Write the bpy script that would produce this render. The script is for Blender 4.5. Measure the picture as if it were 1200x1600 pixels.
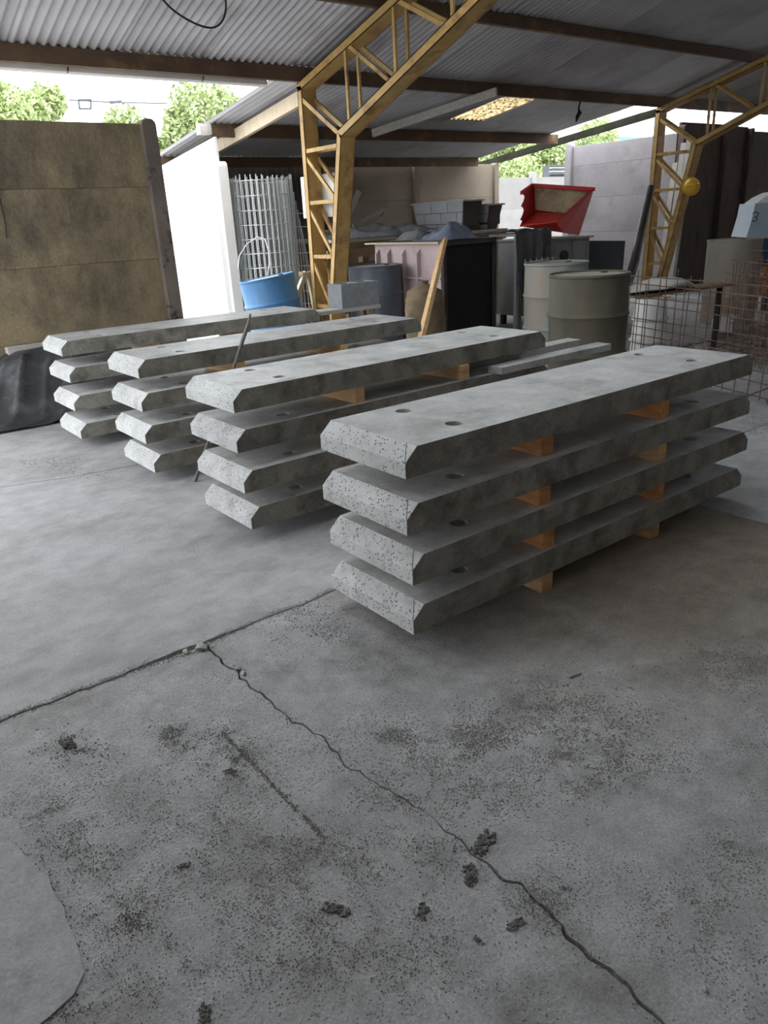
import bpy, math, random
from mathutils import Vector, Matrix, noise
random.seed(7)
sc = bpy.context.scene
for o in list(bpy.data.objects):
    bpy.data.objects.remove(o)
col = sc.collection

# ------------------------------------------------------------------ camera
F = 1176.68
CAM = Vector((0, 0, 1.33))
CR = Vector((0.786, -0.616, -0.0500)).normalized()
CF = Vector((0.560, 0.745, -0.362)).normalized()
CU = CR.cross(CF).normalized()
CR = CF.cross(CU).normalized()
cam = bpy.data.cameras.new('camera')
cam.sensor_fit = 'VERTICAL'
cam.sensor_height = 36.0
cam.lens = F / 1600 * 36.0
cam.clip_end = 300
co = bpy.data.objects.new('camera', cam)
co.matrix_world = Matrix(((CR.x, CU.x, -CF.x, CAM.x), (CR.y, CU.y, -CF.y, CAM.y), (CR.z, CU.z, -CF.z, CAM.z), (0, 0, 0, 1)))
col.objects.link(co)
sc.camera = co

# ------------------------------------------------------------------ sky and exposure
SKY = 5.6
w = bpy.data.worlds.new('overcast_sky')
sc.world = w
w.use_nodes = True
bg = w.node_tree.nodes['Background']
bg.inputs[0].default_value = (0.93, 0.965, 1.0, 1)
bg.inputs[1].default_value = SKY
sc.view_settings.view_transform = 'Standard'
sc.view_settings.look = 'None'
sc.view_settings.exposure = 0.0
sc.view_settings.gamma = 1.0
sc.view_settings.use_curve_mapping = False


# ------------------------------------------------------------------ helpers
def ray(u, v):
    return CF + CR * ((u - 600) / F) - CU * ((v - 800) / F)


def P(u, v, x=None, y=None, z=None, d=None):
    """a photograph pixel carried to a plane x / y / z = const or to a depth"""
    r = ray(u, v)
    if x is not None: t = x / r.x
    elif y is not None: t = y / r.y
    elif z is not None: t = (z - CAM.z) / r.z
    else: t = d
    return CAM + r * t


class MB:
    def __init__(s):
        s.v, s.f, s.m = [], [], []

    def add(s, vs, fs, mi=0):
        n = len(s.v)
        s.v += [tuple(p) for p in vs]
        for f in fs:
            s.f.append([i + n for i in f])
            s.m.append(mi)
        return s

    def box(s, x0, x1, y0, y1, z0, z1, mi=0):
        vs = [(x, y, z) for z in (z0, z1) for y in (y0, y1) for x in (x0, x1)]
        return s.add(vs, [(0, 2, 3, 1), (4, 5, 7, 6), (0, 1, 5, 4), (2, 6, 7, 3), (0, 4, 6, 2), (1, 3, 7, 5)], mi)

    def bar(s, a, b, w, h, up=(0, 0, 1), mi=0):
        """square bar from a to b: w across, h along 'up'"""
        a, b = Vector(a), Vector(b)
        d = (b - a).normalized()
        u = Vector(up)
        if abs(d.dot(u)) > .98: u = Vector((1, 0, 0))
        r = d.cross(u).normalized()
        u = r.cross(d).normalized()
        vs = []
        for p in (a, b):
            for i, j in ((-1, -1), (1, -1), (1, 1), (-1, 1)):
                vs.append(p + r * (i * w / 2) + u * (j * h / 2))
        return s.add(vs, [(0, 1, 2, 3), (7, 6, 5, 4), (0, 4, 5, 1), (1, 5, 6, 2), (2, 6, 7, 3), (3, 7, 4, 0)], mi)

    def tube(s, pts, r, n=6, mi=0, cap=True):
        pts = [Vector(p) for p in pts]
        rs = r if isinstance(r, (list, tuple)) else [r] * len(pts)
        prev = None
        vs = []
        for i, p in enumerate(pts):
            d = (pts[min(i + 1, len(pts) - 1)] - pts[max(i - 1, 0)]).normalized()
            if prev is None:
                a = Vector((0, 0, 1)) if abs(d.z) < .9 else Vector((1, 0, 0))
                q = d.cross(a).normalized()
            else:
                q = (prev - d * prev.dot(d)).normalized()
            prev = q
            k = d.cross(q)
            for j in range(n):
                t = 2 * math.pi * j / n
                vs.append(p + (q * math.cos(t) + k * math.sin(t)) * rs[i])
        fs = []
        for i in range(len(pts) - 1):
            for j in range(n):
                fs.append((i * n + j, i * n + (j + 1) % n, (i + 1) * n + (j + 1) % n, (i + 1) * n + j))
        if cap:
            fs.append(tuple(range(n))[::-1])
            fs.append(tuple((len(pts) - 1) * n + j for j in range(n)))
        return s.add(vs, fs, mi)

    def lathe(s, prof, n=40, mi=0, c=(0, 0, 0), close=False):
        """prof: list of (r, z)"""
        vs, fs = [], []
        for r, z in prof:
            for j in range(n):
                t = 2 * math.pi * j / n
                vs.append((c[0] + r * math.cos(t), c[1] + r * math.sin(t), c[2] + z))
        for i in range(len(prof) - 1):
            for j in range(n):
                fs.append((i * n + j, i * n + (j + 1) % n, (i + 1) * n + (j + 1) % n, (i + 1) * n + j))
        if prof[0][0] > 1e-6: fs.append(tuple(range(n))[::-1])
        if prof[-1][0] > 1e-6: fs.append(tuple((len(prof) - 1) * n + j for j in range(n)))
        return s.add(vs, fs, mi)

    def poly(s, pts, thick, mi=0):
        """flat polygon given as 3-D points, thickened by vector 'thick'"""
        n = len(pts)
        t = Vector(thick)
        vs = [Vector(p) for p in pts] + [Vector(p) + t for p in pts]
        fs = [tuple(range(n))[::-1], tuple(range(n, 2 * n))] + [(i, (i + 1) % n, n + (i + 1) % n, n + i) for i in range(n)]
        return s.add(vs, fs, mi)

    def grid(s, fn, nu, nv, mi=0):
        vs = [fn(i / nu, j / nv) for j in range(nv + 1) for i in range(nu + 1)]
        fs = [(j * (nu + 1) + i, j * (nu + 1) + i + 1, (j + 1) * (nu + 1) + i + 1, (j + 1) * (nu + 1) + i) for j in range(nv) for i in range(nu)]
        return s.add(vs, fs, mi)


ORG = {}


def mesh_of(name, mb, mats, smooth=False, fix=True, off=None):
    me = bpy.data.meshes.new(name)
    vs = mb.v if off is None else [(a - off.x, b - off.y, c - off.z) for a, b, c in mb.v]
    me.from_pydata(vs, [], mb.f)
    if not isinstance(mats, (list, tuple)): mats = [mats]
    for m in mats: me.materials.append(m)
    if len(mats) > 1: me.polygons.foreach_set('material_index', mb.m)
    if fix:
        import bmesh
        bm = bmesh.new(); bm.from_mesh(me)
        bmesh.ops.recalc_face_normals(bm, faces=bm.faces)
        bm.to_mesh(me); bm.free()
    if smooth:
        me.polygons.foreach_set('use_smooth', [True] * len(me.polygons))
        me.set_sharp_from_angle(angle=math.radians(40))
    me.update()
    return me


def place(o, parent=None):
    col.objects.link(o)
    if parent is not None: o.parent = parent
    return o


def obj(name, mb, mats, parent=None, smooth=False, fix=True, origin=None):
    """vertices are authored in world space (or in the parent's own space when the parent stands at the origin)"""
    off = ORG.get(parent.name, Vector((0, 0, 0))) if parent is not None else Vector((0, 0, 0))
    o0 = Vector(origin) if origin is not None else off
    me = mesh_of(name, mb, mats, smooth, fix, o0)
    o = bpy.data.objects.new(name, me)
    o.location = o0 - off
    place(o, parent)
    ORG[o.name] = o0
    return o


def share(name, me, parent=None, loc=(0, 0, 0), rot=(0, 0, 0), scale=(1, 1, 1)):
    o = bpy.data.objects.new(name, me)
    o.location, o.rotation_euler, o.scale = loc, rot, scale
    return place(o, parent)


def tag(o, label=None, cat=None, group=None, kind='thing'):
    if label: o['label'] = label
    if cat: o['category'] = cat
    if group: o['group'] = group
    o['kind'] = kind
    return o


def thing(name, label, cat, loc=(0, 0, 0), group=None, kind='thing', rot=(0, 0, 0)):
    o = bpy.data.objects.new(name, None)
    o.empty_display_size = .1
    o.location = loc
    o.rotation_euler = rot
    place(o)
    ORG[o.name] = Vector(loc)
    return tag(o, label, cat, group, kind)


def local(o):
    """parts of this thing are authored in its own space"""
    ORG[o.name] = Vector((0, 0, 0))
    return o


def copy_tree(o, parent=None):
    c = o.copy()
    place(c, parent)
    for ch in list(o.children): copy_tree(ch, c)
    return c


def bevel(o, wd=.003, seg=2):
    m = o.modifiers.new('bevel', 'BEVEL')
    m.width, m.segments, m.limit_method = wd, seg, 'ANGLE'
    m.angle_limit = math.radians(30)
    return o


# ------------------------------------------------------------------ materials
def ramp(nt, stops):
    r = nt.nodes.new('ShaderNodeValToRGB')
    e = r.color_ramp.elements
    while len(e) < len(stops): e.new(.5)
    for k, (p, c) in zip(e, stops):
        k.position = p
        k.color = (*c, 1) if len(c) == 3 else c
    return r


def mat(name, c1, c2=None, scale=4, rough=.85, bump=.2, bscale=40, metal=0.0, spec=.3, stain=None, stain_scale=1.5, stain_amt=(.5, .62),
        pits=None, pit_scale=90, pit_size=.16, pit_mask=.5, stretch=(1, 1, 1), coord='Object', rnd=True, detail=6, vary=.06, bdist=.01, grain=0, grain_scale=120, mask_scale=14, blotch=None):
    m = bpy.data.materials.new(name)
    m.use_nodes = True
    nt = m.node_tree
    L = nt.links.new
    b = nt.nodes['Principled BSDF']
    b.inputs['Metallic'].default_value = metal
    b.inputs['Roughness'].default_value = rough
    b.inputs['Specular IOR Level'].default_value = spec
    c2 = c2 or tuple(x * .8 for x in c1)
    tc = nt.nodes.new('ShaderNodeTexCoord')
    mp = nt.nodes.new('ShaderNodeMapping')
    mp.inputs['Scale'].default_value = stretch
    L(tc.outputs[coord], mp.inputs['Vector'])
    vec = mp.outputs[0]
    oi = nt.nodes.new('ShaderNodeObjectInfo')
    if rnd:
        mu = nt.nodes.new('ShaderNodeMath'); mu.operation = 'MULTIPLY'; mu.inputs[1].default_value = 61.7
        L(oi.outputs['Random'], mu.inputs[0])
        ad = nt.nodes.new('ShaderNodeVectorMath'); ad.operation = 'ADD'
        L(vec, ad.inputs[0]); L(mu.outputs[0], ad.inputs[1])
        vec = ad.outputs[0]

    def nz(s, d=detail, r=.6):
        n = nt.nodes.new('ShaderNodeTexNoise')
        n.inputs['Scale'].default_value = s
        n.inputs['Detail'].default_value = d
        n.inputs['Roughness'].default_value = r
        L(vec, n.inputs['Vector'])
        return n
    n1 = nz(scale)
    r1 = ramp(nt, [(.32, c2), (.68, c1)])
    L(n1.outputs[0], r1.inputs[0])
    c = r1.outputs[0]

    def mix(fac, a, bcol, mode='MIX'):
        x = nt.nodes.new('ShaderNodeMix'); x.data_type = 'RGBA'; x.blend_type = mode
        if isinstance(fac, float): x.inputs[0].default_value = fac
        else: L(fac, x.inputs[0])
        L(a, x.inputs[6])
        if isinstance(bcol, tuple): x.inputs[7].default_value = (*bcol, 1)
        else: L(bcol, x.inputs[7])
        return x.outputs[2]
    if stain:
        n2 = nz(stain_scale, 8, .65)
        r2 = ramp(nt, [(stain_amt[0], (0, 0, 0)), (stain_amt[1], (1, 1, 1))])
        L(n2.outputs[0], r2.inputs[0])
        c = mix(r2.outputs[0], c, stain)
    if blotch:
        n5 = nz(blotch[0], 5, .7)
        r5 = ramp(nt, [(.35, (1 - blotch[1],) * 3), (.65, (1 + blotch[1],) * 3)])
        L(n5.outputs[0], r5.inputs[0])
        c = mix(1.0, c, r5.outputs[0], 'MULTIPLY')
    if grain:
        n4 = nz(grain_scale, 3, .75)
        r4 = ramp(nt, [(.30, (1 - grain,) * 3), (.70, (1 + grain * .5,) * 3)])
        L(n4.outputs[0], r4.inputs[0])
        c = mix(1.0, c, r4.outputs[0], 'MULTIPLY')
    hsock = None
    nb = nz(bscale, 4, .6)
    hsock = nb.outputs[0]
    if pits:
        vo = nt.nodes.new('ShaderNodeTexVoronoi')
        vo.inputs['Scale'].default_value = pit_scale
        L(vec, vo.inputs['Vector'])
        rv = ramp(nt, [(pit_size * .6, (1, 1, 1)), (pit_size, (0, 0, 0))])
        L(vo.outputs['Distance'], rv.inputs[0])
        nm = nz(mask_scale, 5, .7)
        rm = ramp(nt, [(pit_mask - .05, (0, 0, 0)), (pit_mask + .05, (1, 1, 1))])
        L(nm.outputs[0], rm.inputs[0])
        mm = nt.nodes.new('ShaderNodeMath'); mm.operation = 'MULTIPLY'
        L(rv.outputs[0], mm.inputs[0]); L(rm.outputs[0], mm.inputs[1])
        c = mix(mm.outputs[0], c, pits)
        sb = nt.nodes.new('ShaderNodeMath'); sb.operation = 'SUBTRACT'
        L(nb.outputs[0], sb.inputs[0]); L(mm.outputs[0], sb.inputs[1])
        hsock = sb.outputs[0]
    if vary:
        mr = nt.nodes.new('ShaderNodeMapRange')
        mr.inputs[3].default_value = 1 - vary; mr.inputs[4].default_value = 1 + vary
        L(oi.outputs['Random'], mr.inputs[0])
        hv = nt.nodes.new('ShaderNodeHueSaturation')
        L(mr.outputs[0], hv.inputs['Value']); L(c, hv.inputs['Color'])
        c = hv.outputs[0]
    L(c, b.inputs['Base Color'])
    if bump:
        bp = nt.nodes.new('ShaderNodeBump')
        bp.inputs['Strength'].default_value = bump
        bp.inputs['Distance'].default_value = bdist
        L(hsock, bp.inputs['Height'])
        L(bp.outputs[0], b.inputs['Normal'])
    return m


M = {}
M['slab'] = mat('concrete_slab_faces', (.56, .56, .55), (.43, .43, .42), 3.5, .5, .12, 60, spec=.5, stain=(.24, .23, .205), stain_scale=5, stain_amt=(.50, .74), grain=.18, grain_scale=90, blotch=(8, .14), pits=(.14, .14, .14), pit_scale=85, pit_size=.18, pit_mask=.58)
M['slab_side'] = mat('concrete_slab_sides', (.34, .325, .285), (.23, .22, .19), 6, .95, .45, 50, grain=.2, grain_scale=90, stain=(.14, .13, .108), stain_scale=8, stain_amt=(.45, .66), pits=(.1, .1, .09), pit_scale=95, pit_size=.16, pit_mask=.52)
M['slab_end'] = mat('concrete_slab_ends', (.55, .555, .55), (.42, .425, .42), 5, .9, .6, 60, stain=(.34, .34, .34), stain_scale=9, stain_amt=(.52, .7), pits=(.10, .10, .11), pit_scale=85, pit_size=.29, pit_mask=.44)
M['floor'] = mat('concrete_floor', (.43, .43, .435), (.33, .33, .33), 1.3, .92, .7, 120, stain=(.235, .23, .215), stain_scale=2.6, stain_amt=(.50, .68), pits=(.13, .125, .115), pit_scale=130, pit_size=.30, pit_mask=.535, mask_scale=3.2, rnd=False, vary=.0, bdist=.004, grain=.32, grain_scale=170, blotch=(9, .16))
M['floor_smooth'] = mat('concrete_floor_swept', (.42, .42, .425), (.335, .335, .335), 1.1, .9, .5, 100, stain=(.27, .27, .265), stain_scale=2.0, stain_amt=(.50, .72), pits=(.18, .175, .17), pit_scale=110, pit_size=.26, pit_mask=.60, mask_scale=2.5, rnd=False, vary=.0, bdist=.004, grain=.22, grain_scale=140, blotch=(7, .14), stretch=(1, 1.2, 1))
M['floor_patch'] = mat('concrete_floor_patch', (.43, .435, .445), (.36, .365, .37), 3, .9, .4, 100, stain=(.27, .27, .265), stain_scale=5, stain_amt=(.52, .74), rnd=False, vary=0, bdist=.004, grain=.22, grain_scale=170, blotch=(9, .12))
M['floor_mid'] = M['floor'].copy()  # floor copy with the front stack's shade tinted brown into its colour
M['floor_mid'].name = 'concrete_floor_shade_brown'
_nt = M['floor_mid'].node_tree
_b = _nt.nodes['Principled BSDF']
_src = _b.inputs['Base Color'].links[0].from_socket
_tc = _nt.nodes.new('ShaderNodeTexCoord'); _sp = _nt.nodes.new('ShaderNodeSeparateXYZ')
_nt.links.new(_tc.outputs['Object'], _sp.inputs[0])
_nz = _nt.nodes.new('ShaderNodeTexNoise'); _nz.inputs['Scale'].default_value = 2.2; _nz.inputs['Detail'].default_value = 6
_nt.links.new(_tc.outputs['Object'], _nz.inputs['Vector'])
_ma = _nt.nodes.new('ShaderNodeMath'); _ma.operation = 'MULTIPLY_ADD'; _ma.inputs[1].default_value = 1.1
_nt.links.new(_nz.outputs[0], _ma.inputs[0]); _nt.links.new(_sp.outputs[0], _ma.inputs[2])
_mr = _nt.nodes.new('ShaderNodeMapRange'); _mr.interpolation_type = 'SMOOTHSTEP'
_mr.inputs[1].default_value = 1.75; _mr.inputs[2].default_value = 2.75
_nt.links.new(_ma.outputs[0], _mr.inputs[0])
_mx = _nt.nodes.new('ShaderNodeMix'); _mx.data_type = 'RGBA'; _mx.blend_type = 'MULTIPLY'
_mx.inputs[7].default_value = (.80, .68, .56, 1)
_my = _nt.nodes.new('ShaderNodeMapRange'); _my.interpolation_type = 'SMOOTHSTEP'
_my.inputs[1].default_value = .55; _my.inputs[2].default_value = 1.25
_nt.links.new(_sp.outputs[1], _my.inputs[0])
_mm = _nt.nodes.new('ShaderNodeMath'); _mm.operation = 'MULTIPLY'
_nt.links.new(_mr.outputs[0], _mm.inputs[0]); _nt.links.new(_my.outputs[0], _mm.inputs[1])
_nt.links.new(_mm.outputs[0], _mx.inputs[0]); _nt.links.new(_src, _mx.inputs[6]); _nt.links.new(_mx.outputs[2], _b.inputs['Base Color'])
M['ground'] = mat('yard_ground', (.34, .33, .30), (.24, .23, .21), .6, .95, .5, 20, rnd=False, vary=0)
M['crackfill'] = mat('crack_dirt', (.10, .095, .085), (.06, .057, .05), 30, .95, .8, 120, rnd=False, vary=0)
M['grit'] = mat('grit', (.28, .27, .25), (.20, .195, .18), 20, .95, .3, 100, vary=.2)
M['clump'] = mat('mortar_clump', (.16, .155, .145), (.09, .088, .08), 30, .95, .6, 100)
M['palestone'] = mat('pale_stone', (.45, .45, .43), (.33, .33, .31), 20, .9, .4, 60)
M['pine'] = mat('pine_wood', (.66, .44, .23), (.52, .32, .15), 3, .75, .2, 30, stretch=(1, 1, 8), stain=(.42, .24, .10), stain_scale=5, stain_amt=(.55, .7), vary=.12)
M['pine_orange'] = mat('orange_pine_wood', (.66, .33, .13), (.48, .20, .07), 4, .75, .2, 30, stretch=(8, 1, 8), stain=(.30, .11, .04), stain_scale=6, stain_amt=(.55, .72), vary=.12)
M['paleplank'] = mat('pale_timber', (.66, .56, .42), (.52, .43, .31), 5, .8, .2, 30, stretch=(8, 8, 1), vary=.1)
M['oldwood'] = mat('old_timber', (.30, .22, .14), (.17, .12, .075), 5, .9, .3, 40, stretch=(1, 6, 6), vary=.15)
M['greyplank'] = mat('grey_timber', (.52, .50, .46), (.38, .36, .32), 5, .9, .3, 40, stretch=(1, 6, 6))
M['ochre'] = mat('ochre_painted_steel', (.51, .345, .135), (.39, .24, .08), 6, .55, .15, 40, stain=(.18, .10, .045), stain_scale=5, stain_amt=(.52, .70), vary=.04)
M['purlin'] = mat('rusty_brown_steel', (.15, .095, .06), (.09, .06, .042), 4, .7, .2, 40, stain=(.26, .155, .07), stain_scale=3, stain_amt=(.55, .7))
M['darksteel'] = mat('dark_steel', (.055, .048, .04), (.035, .03, .025), 5, .6, .2, 40)
M['sheet'] = mat('galvanised_sheet', (.56, .55, .57), (.46, .45, .47), 1.2, .5, .05, 40, metal=.12, stain=(.33, .30, .30), stain_scale=.9, stain_amt=(.52, .72), vary=.12)
M['sheet_dark'] = mat('dark_corrugated_sheet', (.14, .125, .115), (.09, .08, .075), 2, .7, .1, 40, metal=.2, vary=.1)
M['wall_olive'] = mat('stained_concrete_panel', (.34, .275, .165), (.225, .182, .12), 2.2, .9, .25, 40, grain=.25, grain_scale=60, blotch=(6, .1), stain=(.10, .082, .064), stain_scale=1.9, stain_amt=(.46, .68), pits=(.06, .05, .04), pit_scale=16, pit_size=.14, pit_mask=.62, stretch=(1, 1, .6), vary=.1)
M['post_dark'] = mat('dark_concrete_post', (.20, .165, .14), (.13, .11, .095), 3, .9, .3, 40, stain=(.05, .045, .04), stain_scale=4, stain_amt=(.56, .62))
M['wall_grey'] = mat('grey_concrete_panel', (.29, .272, .285), (.225, .21, .22), 1.5, .9, .2, 30, grain=.15, grain_scale=50, stain=(.17, .155, .16), stain_scale=1.6, stain_amt=(.54, .74), vary=.06)
M['wall_dark'] = mat('shade_dark_panel', (.115, .085, .07), (.075, .056, .047), 2, .9, .25, 30, stain=(.04, .03, .027), stain_scale=2, stain_amt=(.5, .7), stretch=(3, 1, .6), vary=.15)  # wall turned from the light; its shade is in this dark colour
M['wall_white'] = mat('overlit_panel', (.84, .83, .80), (.78, .77, .73), 2, .85, .15, 30, vary=.03)  # concrete panels; strong daylight is put into the colour as white
M['wall_back'] = mat('brown_concrete_panel', (.28, .235, .185), (.20, .165, .13), 1.3, .9, .25, 30, stain=(.17, .14, .11), stain_scale=1.5, stain_amt=(.5, .7), vary=.08)
M['wall_plain'] = mat('plain_brown_wall', (.25, .165, .10), (.19, .125, .075), 1, .95, .1, 20)
M['white'] = mat('overlit_white', (.80, .80, .78), (.74, .74, .72), 3, .6, .05, 40)
M['wire'] = mat('galvanised_wire', (.74, .76, .76), (.62, .64, .64), 10, .45, 0, 40, metal=.4)
M['rebar'] = mat('rusty_rebar', (.17, .10, .075), (.10, .06, .045), 20, .85, .2, 200, stain=(.28, .19, .15), stain_scale=9, stain_amt=(.52, .7))
M['drum_blue'] = mat('blue_drum_paint', (.09, .24, .46), (.06, .17, .34), 4, .45, .08, 40, stain=(.16, .16, .18), stain_scale=3, stain_amt=(.66, .78), stretch=(1, 1, .5))
M['drum_navy'] = mat('dark_grey_drum_paint', (.12, .135, .16), (.07, .08, .10), 3, .45, .08, 40, stain=(.24, .25, .27), stain_scale=3, stain_amt=(.60, .74), stretch=(1, 1, .5))
M['drum_rust'] = mat('dusty_rusted_drum', (.34, .31, .27), (.25, .22, .185), 4, .8, .15, 50, stain=(.29, .18, .12), stain_scale=4, stain_amt=(.52, .68), stretch=(1, 1, .5))
M['drum_teal'] = mat('faded_teal_drum_paint', (.28, .31, .29), (.21, .23, .215), 4, .75, .1, 50, stain=(.30, .25, .20), stain_scale=2.5, stain_amt=(.47, .62), stretch=(1, 1, .4))
M['drum_olive'] = mat('olive_dusty_drum', (.125, .115, .085), (.075, .07, .052), 4, .7, .15, 50, stain=(.13, .10, .07), stain_scale=3, stain_amt=(.52, .70), stretch=(1, 1, .5))
M['lid_dust'] = mat('dusty_lid', (.44, .41, .36), (.32, .29, .25), 6, .9, .2, 50, stain=(.22, .17, .12), stain_scale=5, stain_amt=(.55, .7))
M['block'] = mat('cinder_block', (.30, .32, .34), (.23, .245, .26), 20, .95, .4, 150)
M['pink'] = mat('pinkish_painted_steel', (.50, .40, .40), (.42, .33, .33), 3, .7, .1, 40, stain=(.30, .22, .19), stain_scale=4, stain_amt=(.58, .72))
M['black'] = mat('black_board', (.013, .011, .011), (.009, .008, .008), 4, .7, .1, 40)
M['tar'] = mat('tarred_timber', (.035, .035, .025), (.02, .02, .015), 5, .95, .2, 40, spec=.05)
M['fence'] = mat('weathered_fence_panel', (.27, .265, .255), (.22, .215, .21), 2, .9, .2, 30)
M['tarp'] = mat('black_plastic_tarp', (.06, .06, .065), (.038, .038, .042), 4, .5, .25, 30, stain=(.13, .13, .135), stain_scale=3, stain_amt=(.5, .72), stretch=(1, 2.5, 1))
M['tarp_grey'] = mat('grey_tarp', (.22, .225, .24), (.14, .145, .155), 5, .8, .25, 40, stain=(.33, .33, .33), stain_scale=5, stain_amt=(.56, .7))
M['cloth_blue'] = mat('blue_grey_cloth', (.23, .26, .33), (.12, .14, .19), 9, .95, .2, 60)
M['burlap'] = mat('burlap_sack', (.23, .175, .11), (.15, .11, .07), 8, .95, .5, 150)
M['bag'] = mat('white_bag', (.70, .68, .64), (.58, .56, .52), 8, .8, .2, 60)
M['pail'] = mat('white_plastic_pail', (.70, .70, .67), (.60, .60, .57), 5, .5, .05, 60, stain=(.42, .39, .34), stain_scale=6, stain_amt=(.54, .68))
M['planter'] = mat('grey_planter_stone', (.52, .55, .58), (.44, .465, .49), 4, .8, .15, 60)
M['planter_dark'] = mat('dark_planter_end', (.09, .085, .08), (.06, .055, .05), 4, .8, .1, 60)
M['red'] = mat('red_paint', (.62, .03, .025), (.50, .022, .02), 4, .45, .08, 40, stain=(.33, .06, .045), stain_scale=5, stain_amt=(.60, .72))
M['red_dusty'] = mat('mortar_crusted_steel', (.46, .38, .26), (.33, .26, .17), 6, .95, .4, 60, stain=(.17, .13, .08), stain_scale=4, stain_amt=(.52, .66))
M['machine'] = mat('grey_machine_paint', (.33, .335, .33), (.25, .255, .25), 3, .6, .1, 40, stain=(.17, .15, .13), stain_scale=4, stain_amt=(.56, .7))
M['slate'] = mat('slate_sheet', (.10, .11, .125), (.07, .075, .085), 4, .6, .1, 40)
M['pipe'] = mat('dark_pipe', (.075, .06, .06), (.05, .04, .04), 5, .5, .1, 40)
M['concrete_post'] = mat('precast_post', (.47, .45, .42), (.36, .34, .32), 4, .9, .2, 50)
M['helmet'] = mat('yellow_plastic', (.78, .47, .04), (.70, .40, .03), 6, .4, .02, 40)
M['skyblue'] = mat('light_blue_paint', (.42, .52, .60), (.35, .44, .52), 4, .5, .05, 40, stain=(.30, .33, .35), stain_scale=4, stain_amt=(.58, .7))
M['blue_dk'] = mat('deep_blue_paint', (.05, .12, .22), (.035, .085, .16), 4, .5, .05, 40)
M['orange'] = mat('orange_paint', (.60, .30, .10), (.48, .22, .07), 4, .6, .1, 40)
M['ink'] = mat('dark_marker', (.07, .07, .075), (.05, .05, .055), 4, .8, 0, 40)
M['cable'] = mat('black_cable', (.03, .03, .03), (.02, .02, .02), 4, .6, 0, 40)
M['leaf'] = mat('tree_leaves', (.44, .52, .26), (.30, .38, .15), 3, .6, 0, 40, vary=.1)
M['bark'] = mat('bark', (.16, .12, .085), (.10, .075, .05), 6, .9, .4, 30)
M['cyan'] = mat('pale_cyan_fascia', (.15, .28, .32), (.13, .25, .29), 3, .6, 0, 40)
M['farwall'] = mat('pale_building_wall', (.78, .78, .76), (.72, .72, .70), 1, .9, 0, 40)
M['roofgrey'] = mat('pale_building_roof', (.55, .56, .57), (.48, .49, .50), 1, .8, 0, 40)
M['bar'] = mat('grey_steel_bar', (.20, .19, .18), (.13, .12, .11), 8, .55, .1, 60, metal=.3)
M['glass'] = mat('window_glass', (.10, .12, .14), (.08, .10, .12), 2, .15, 0, 40)
# translucent roof sheet, littered with dead leaves
m = bpy.data.materials.new('translucent_sheet'); m.use_nodes = True
nt = m.node_tree; nt.nodes.clear()
o_ = nt.nodes.new('ShaderNodeOutputMaterial'); tr = nt.nodes.new('ShaderNodeBsdfTranslucent'); df = nt.nodes.new('ShaderNodeBsdfDiffuse')
mx = nt.nodes.new('ShaderNodeMixShader'); mx.inputs[0].default_value = .35
tcx = nt.nodes.new('ShaderNodeTexCoord'); nx = nt.nodes.new('ShaderNodeTexNoise'); nx.inputs['Scale'].default_value = 16; nx.inputs['Detail'].default_value = 8; nx.inputs['Roughness'].default_value = .75
rr = ramp(nt, [(.42, (.05, .03, .012)), (.50, (.36, .27, .14)), (.64, (.55, .46, .28))])
nt.links.new(tcx.outputs['Object'], nx.inputs['Vector']); nt.links.new(nx.outputs[0], rr.inputs[0])
nt.links.new(rr.outputs[0], tr.inputs['Color']); nt.links.new(rr.outputs[0], df.inputs['Color'])
nt.links.new(tr.outputs[0], mx.inputs[1]); nt.links.new(df.outputs[0], mx.inputs[2]); nt.links.new(mx.outputs[0], o_.inputs[0])
M['skylight'] = m
m = bpy.data.materials.new('clear_fibreglass_sheet'); m.use_nodes = True
nt = m.node_tree; nt.nodes.clear()
o_ = nt.nodes.new('ShaderNodeOutputMaterial'); tr = nt.nodes.new('ShaderNodeBsdfTranslucent'); tr.inputs[0].default_value = (.86, .89, .90, 1)
nt.links.new(tr.outputs[0], o_.inputs[0])
M['clear_sheet'] = m


def fbm(x, y=0., z=0.):
    return noise.fractal(Vector((x, y, z)), .9, 2.1, 4, noise_basis='PERLIN_ORIGINAL')


# ================================================================== FLOOR
def jag(pts, step=.03, amp=.006, seed=0):
    out = []
    for (a, b) in zip(pts[:-1], pts[1:]):
        a, b = Vector(a), Vector(b)
        n = max(1, int((b - a).length / step))
        for i in range(n):
            p = a.lerp(b, i / n)
            out.append((p.x + amp * noise.noise(Vector((p.x * 23 + seed, p.y * 23, seed))) * 2, p.y + amp * noise.noise(Vector((p.x * 17, p.y * 17 + 9, seed + 5))) * 2))
    out.append(tuple(pts[-1]))
    return out


floor = thing('floor', 'cracked grey concrete floor of the shed in several poured sections', 'floor', (0, 0, 0), kind='structure')
JY = 2.2
crack_px = [(330, 1016), (352, 1034), (378, 1056), (410, 1085), (440, 1110), (456, 1126), (486, 1140), (512, 1160), (528, 1178), (538, 1196), (575, 1212), (600, 1228), (640, 1252), (690, 1290), (735, 1330), (780, 1366), (830, 1396), (856, 1420), (880, 1455), (915, 1490), (950, 1512), (985, 1550), (1040, 1604), (1075, 1645)]
crack = [(P(u, v, z=0).x, P(u, v, z=0).y) for u, v in crack_px]
cw = [.016, .012, .012, .009, .008, .011, .009, .006, .006, .005, .004, .004, .004, .004, .006, .008, .010, .008, .012, .014, .014, .012, .012, .012]
crack = [(crack[0][0], JY)] + crack + [(crack[-1][0], -6)]
cw = [.016] + [c_ * .62 for c_ in cw] + [.01]


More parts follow.
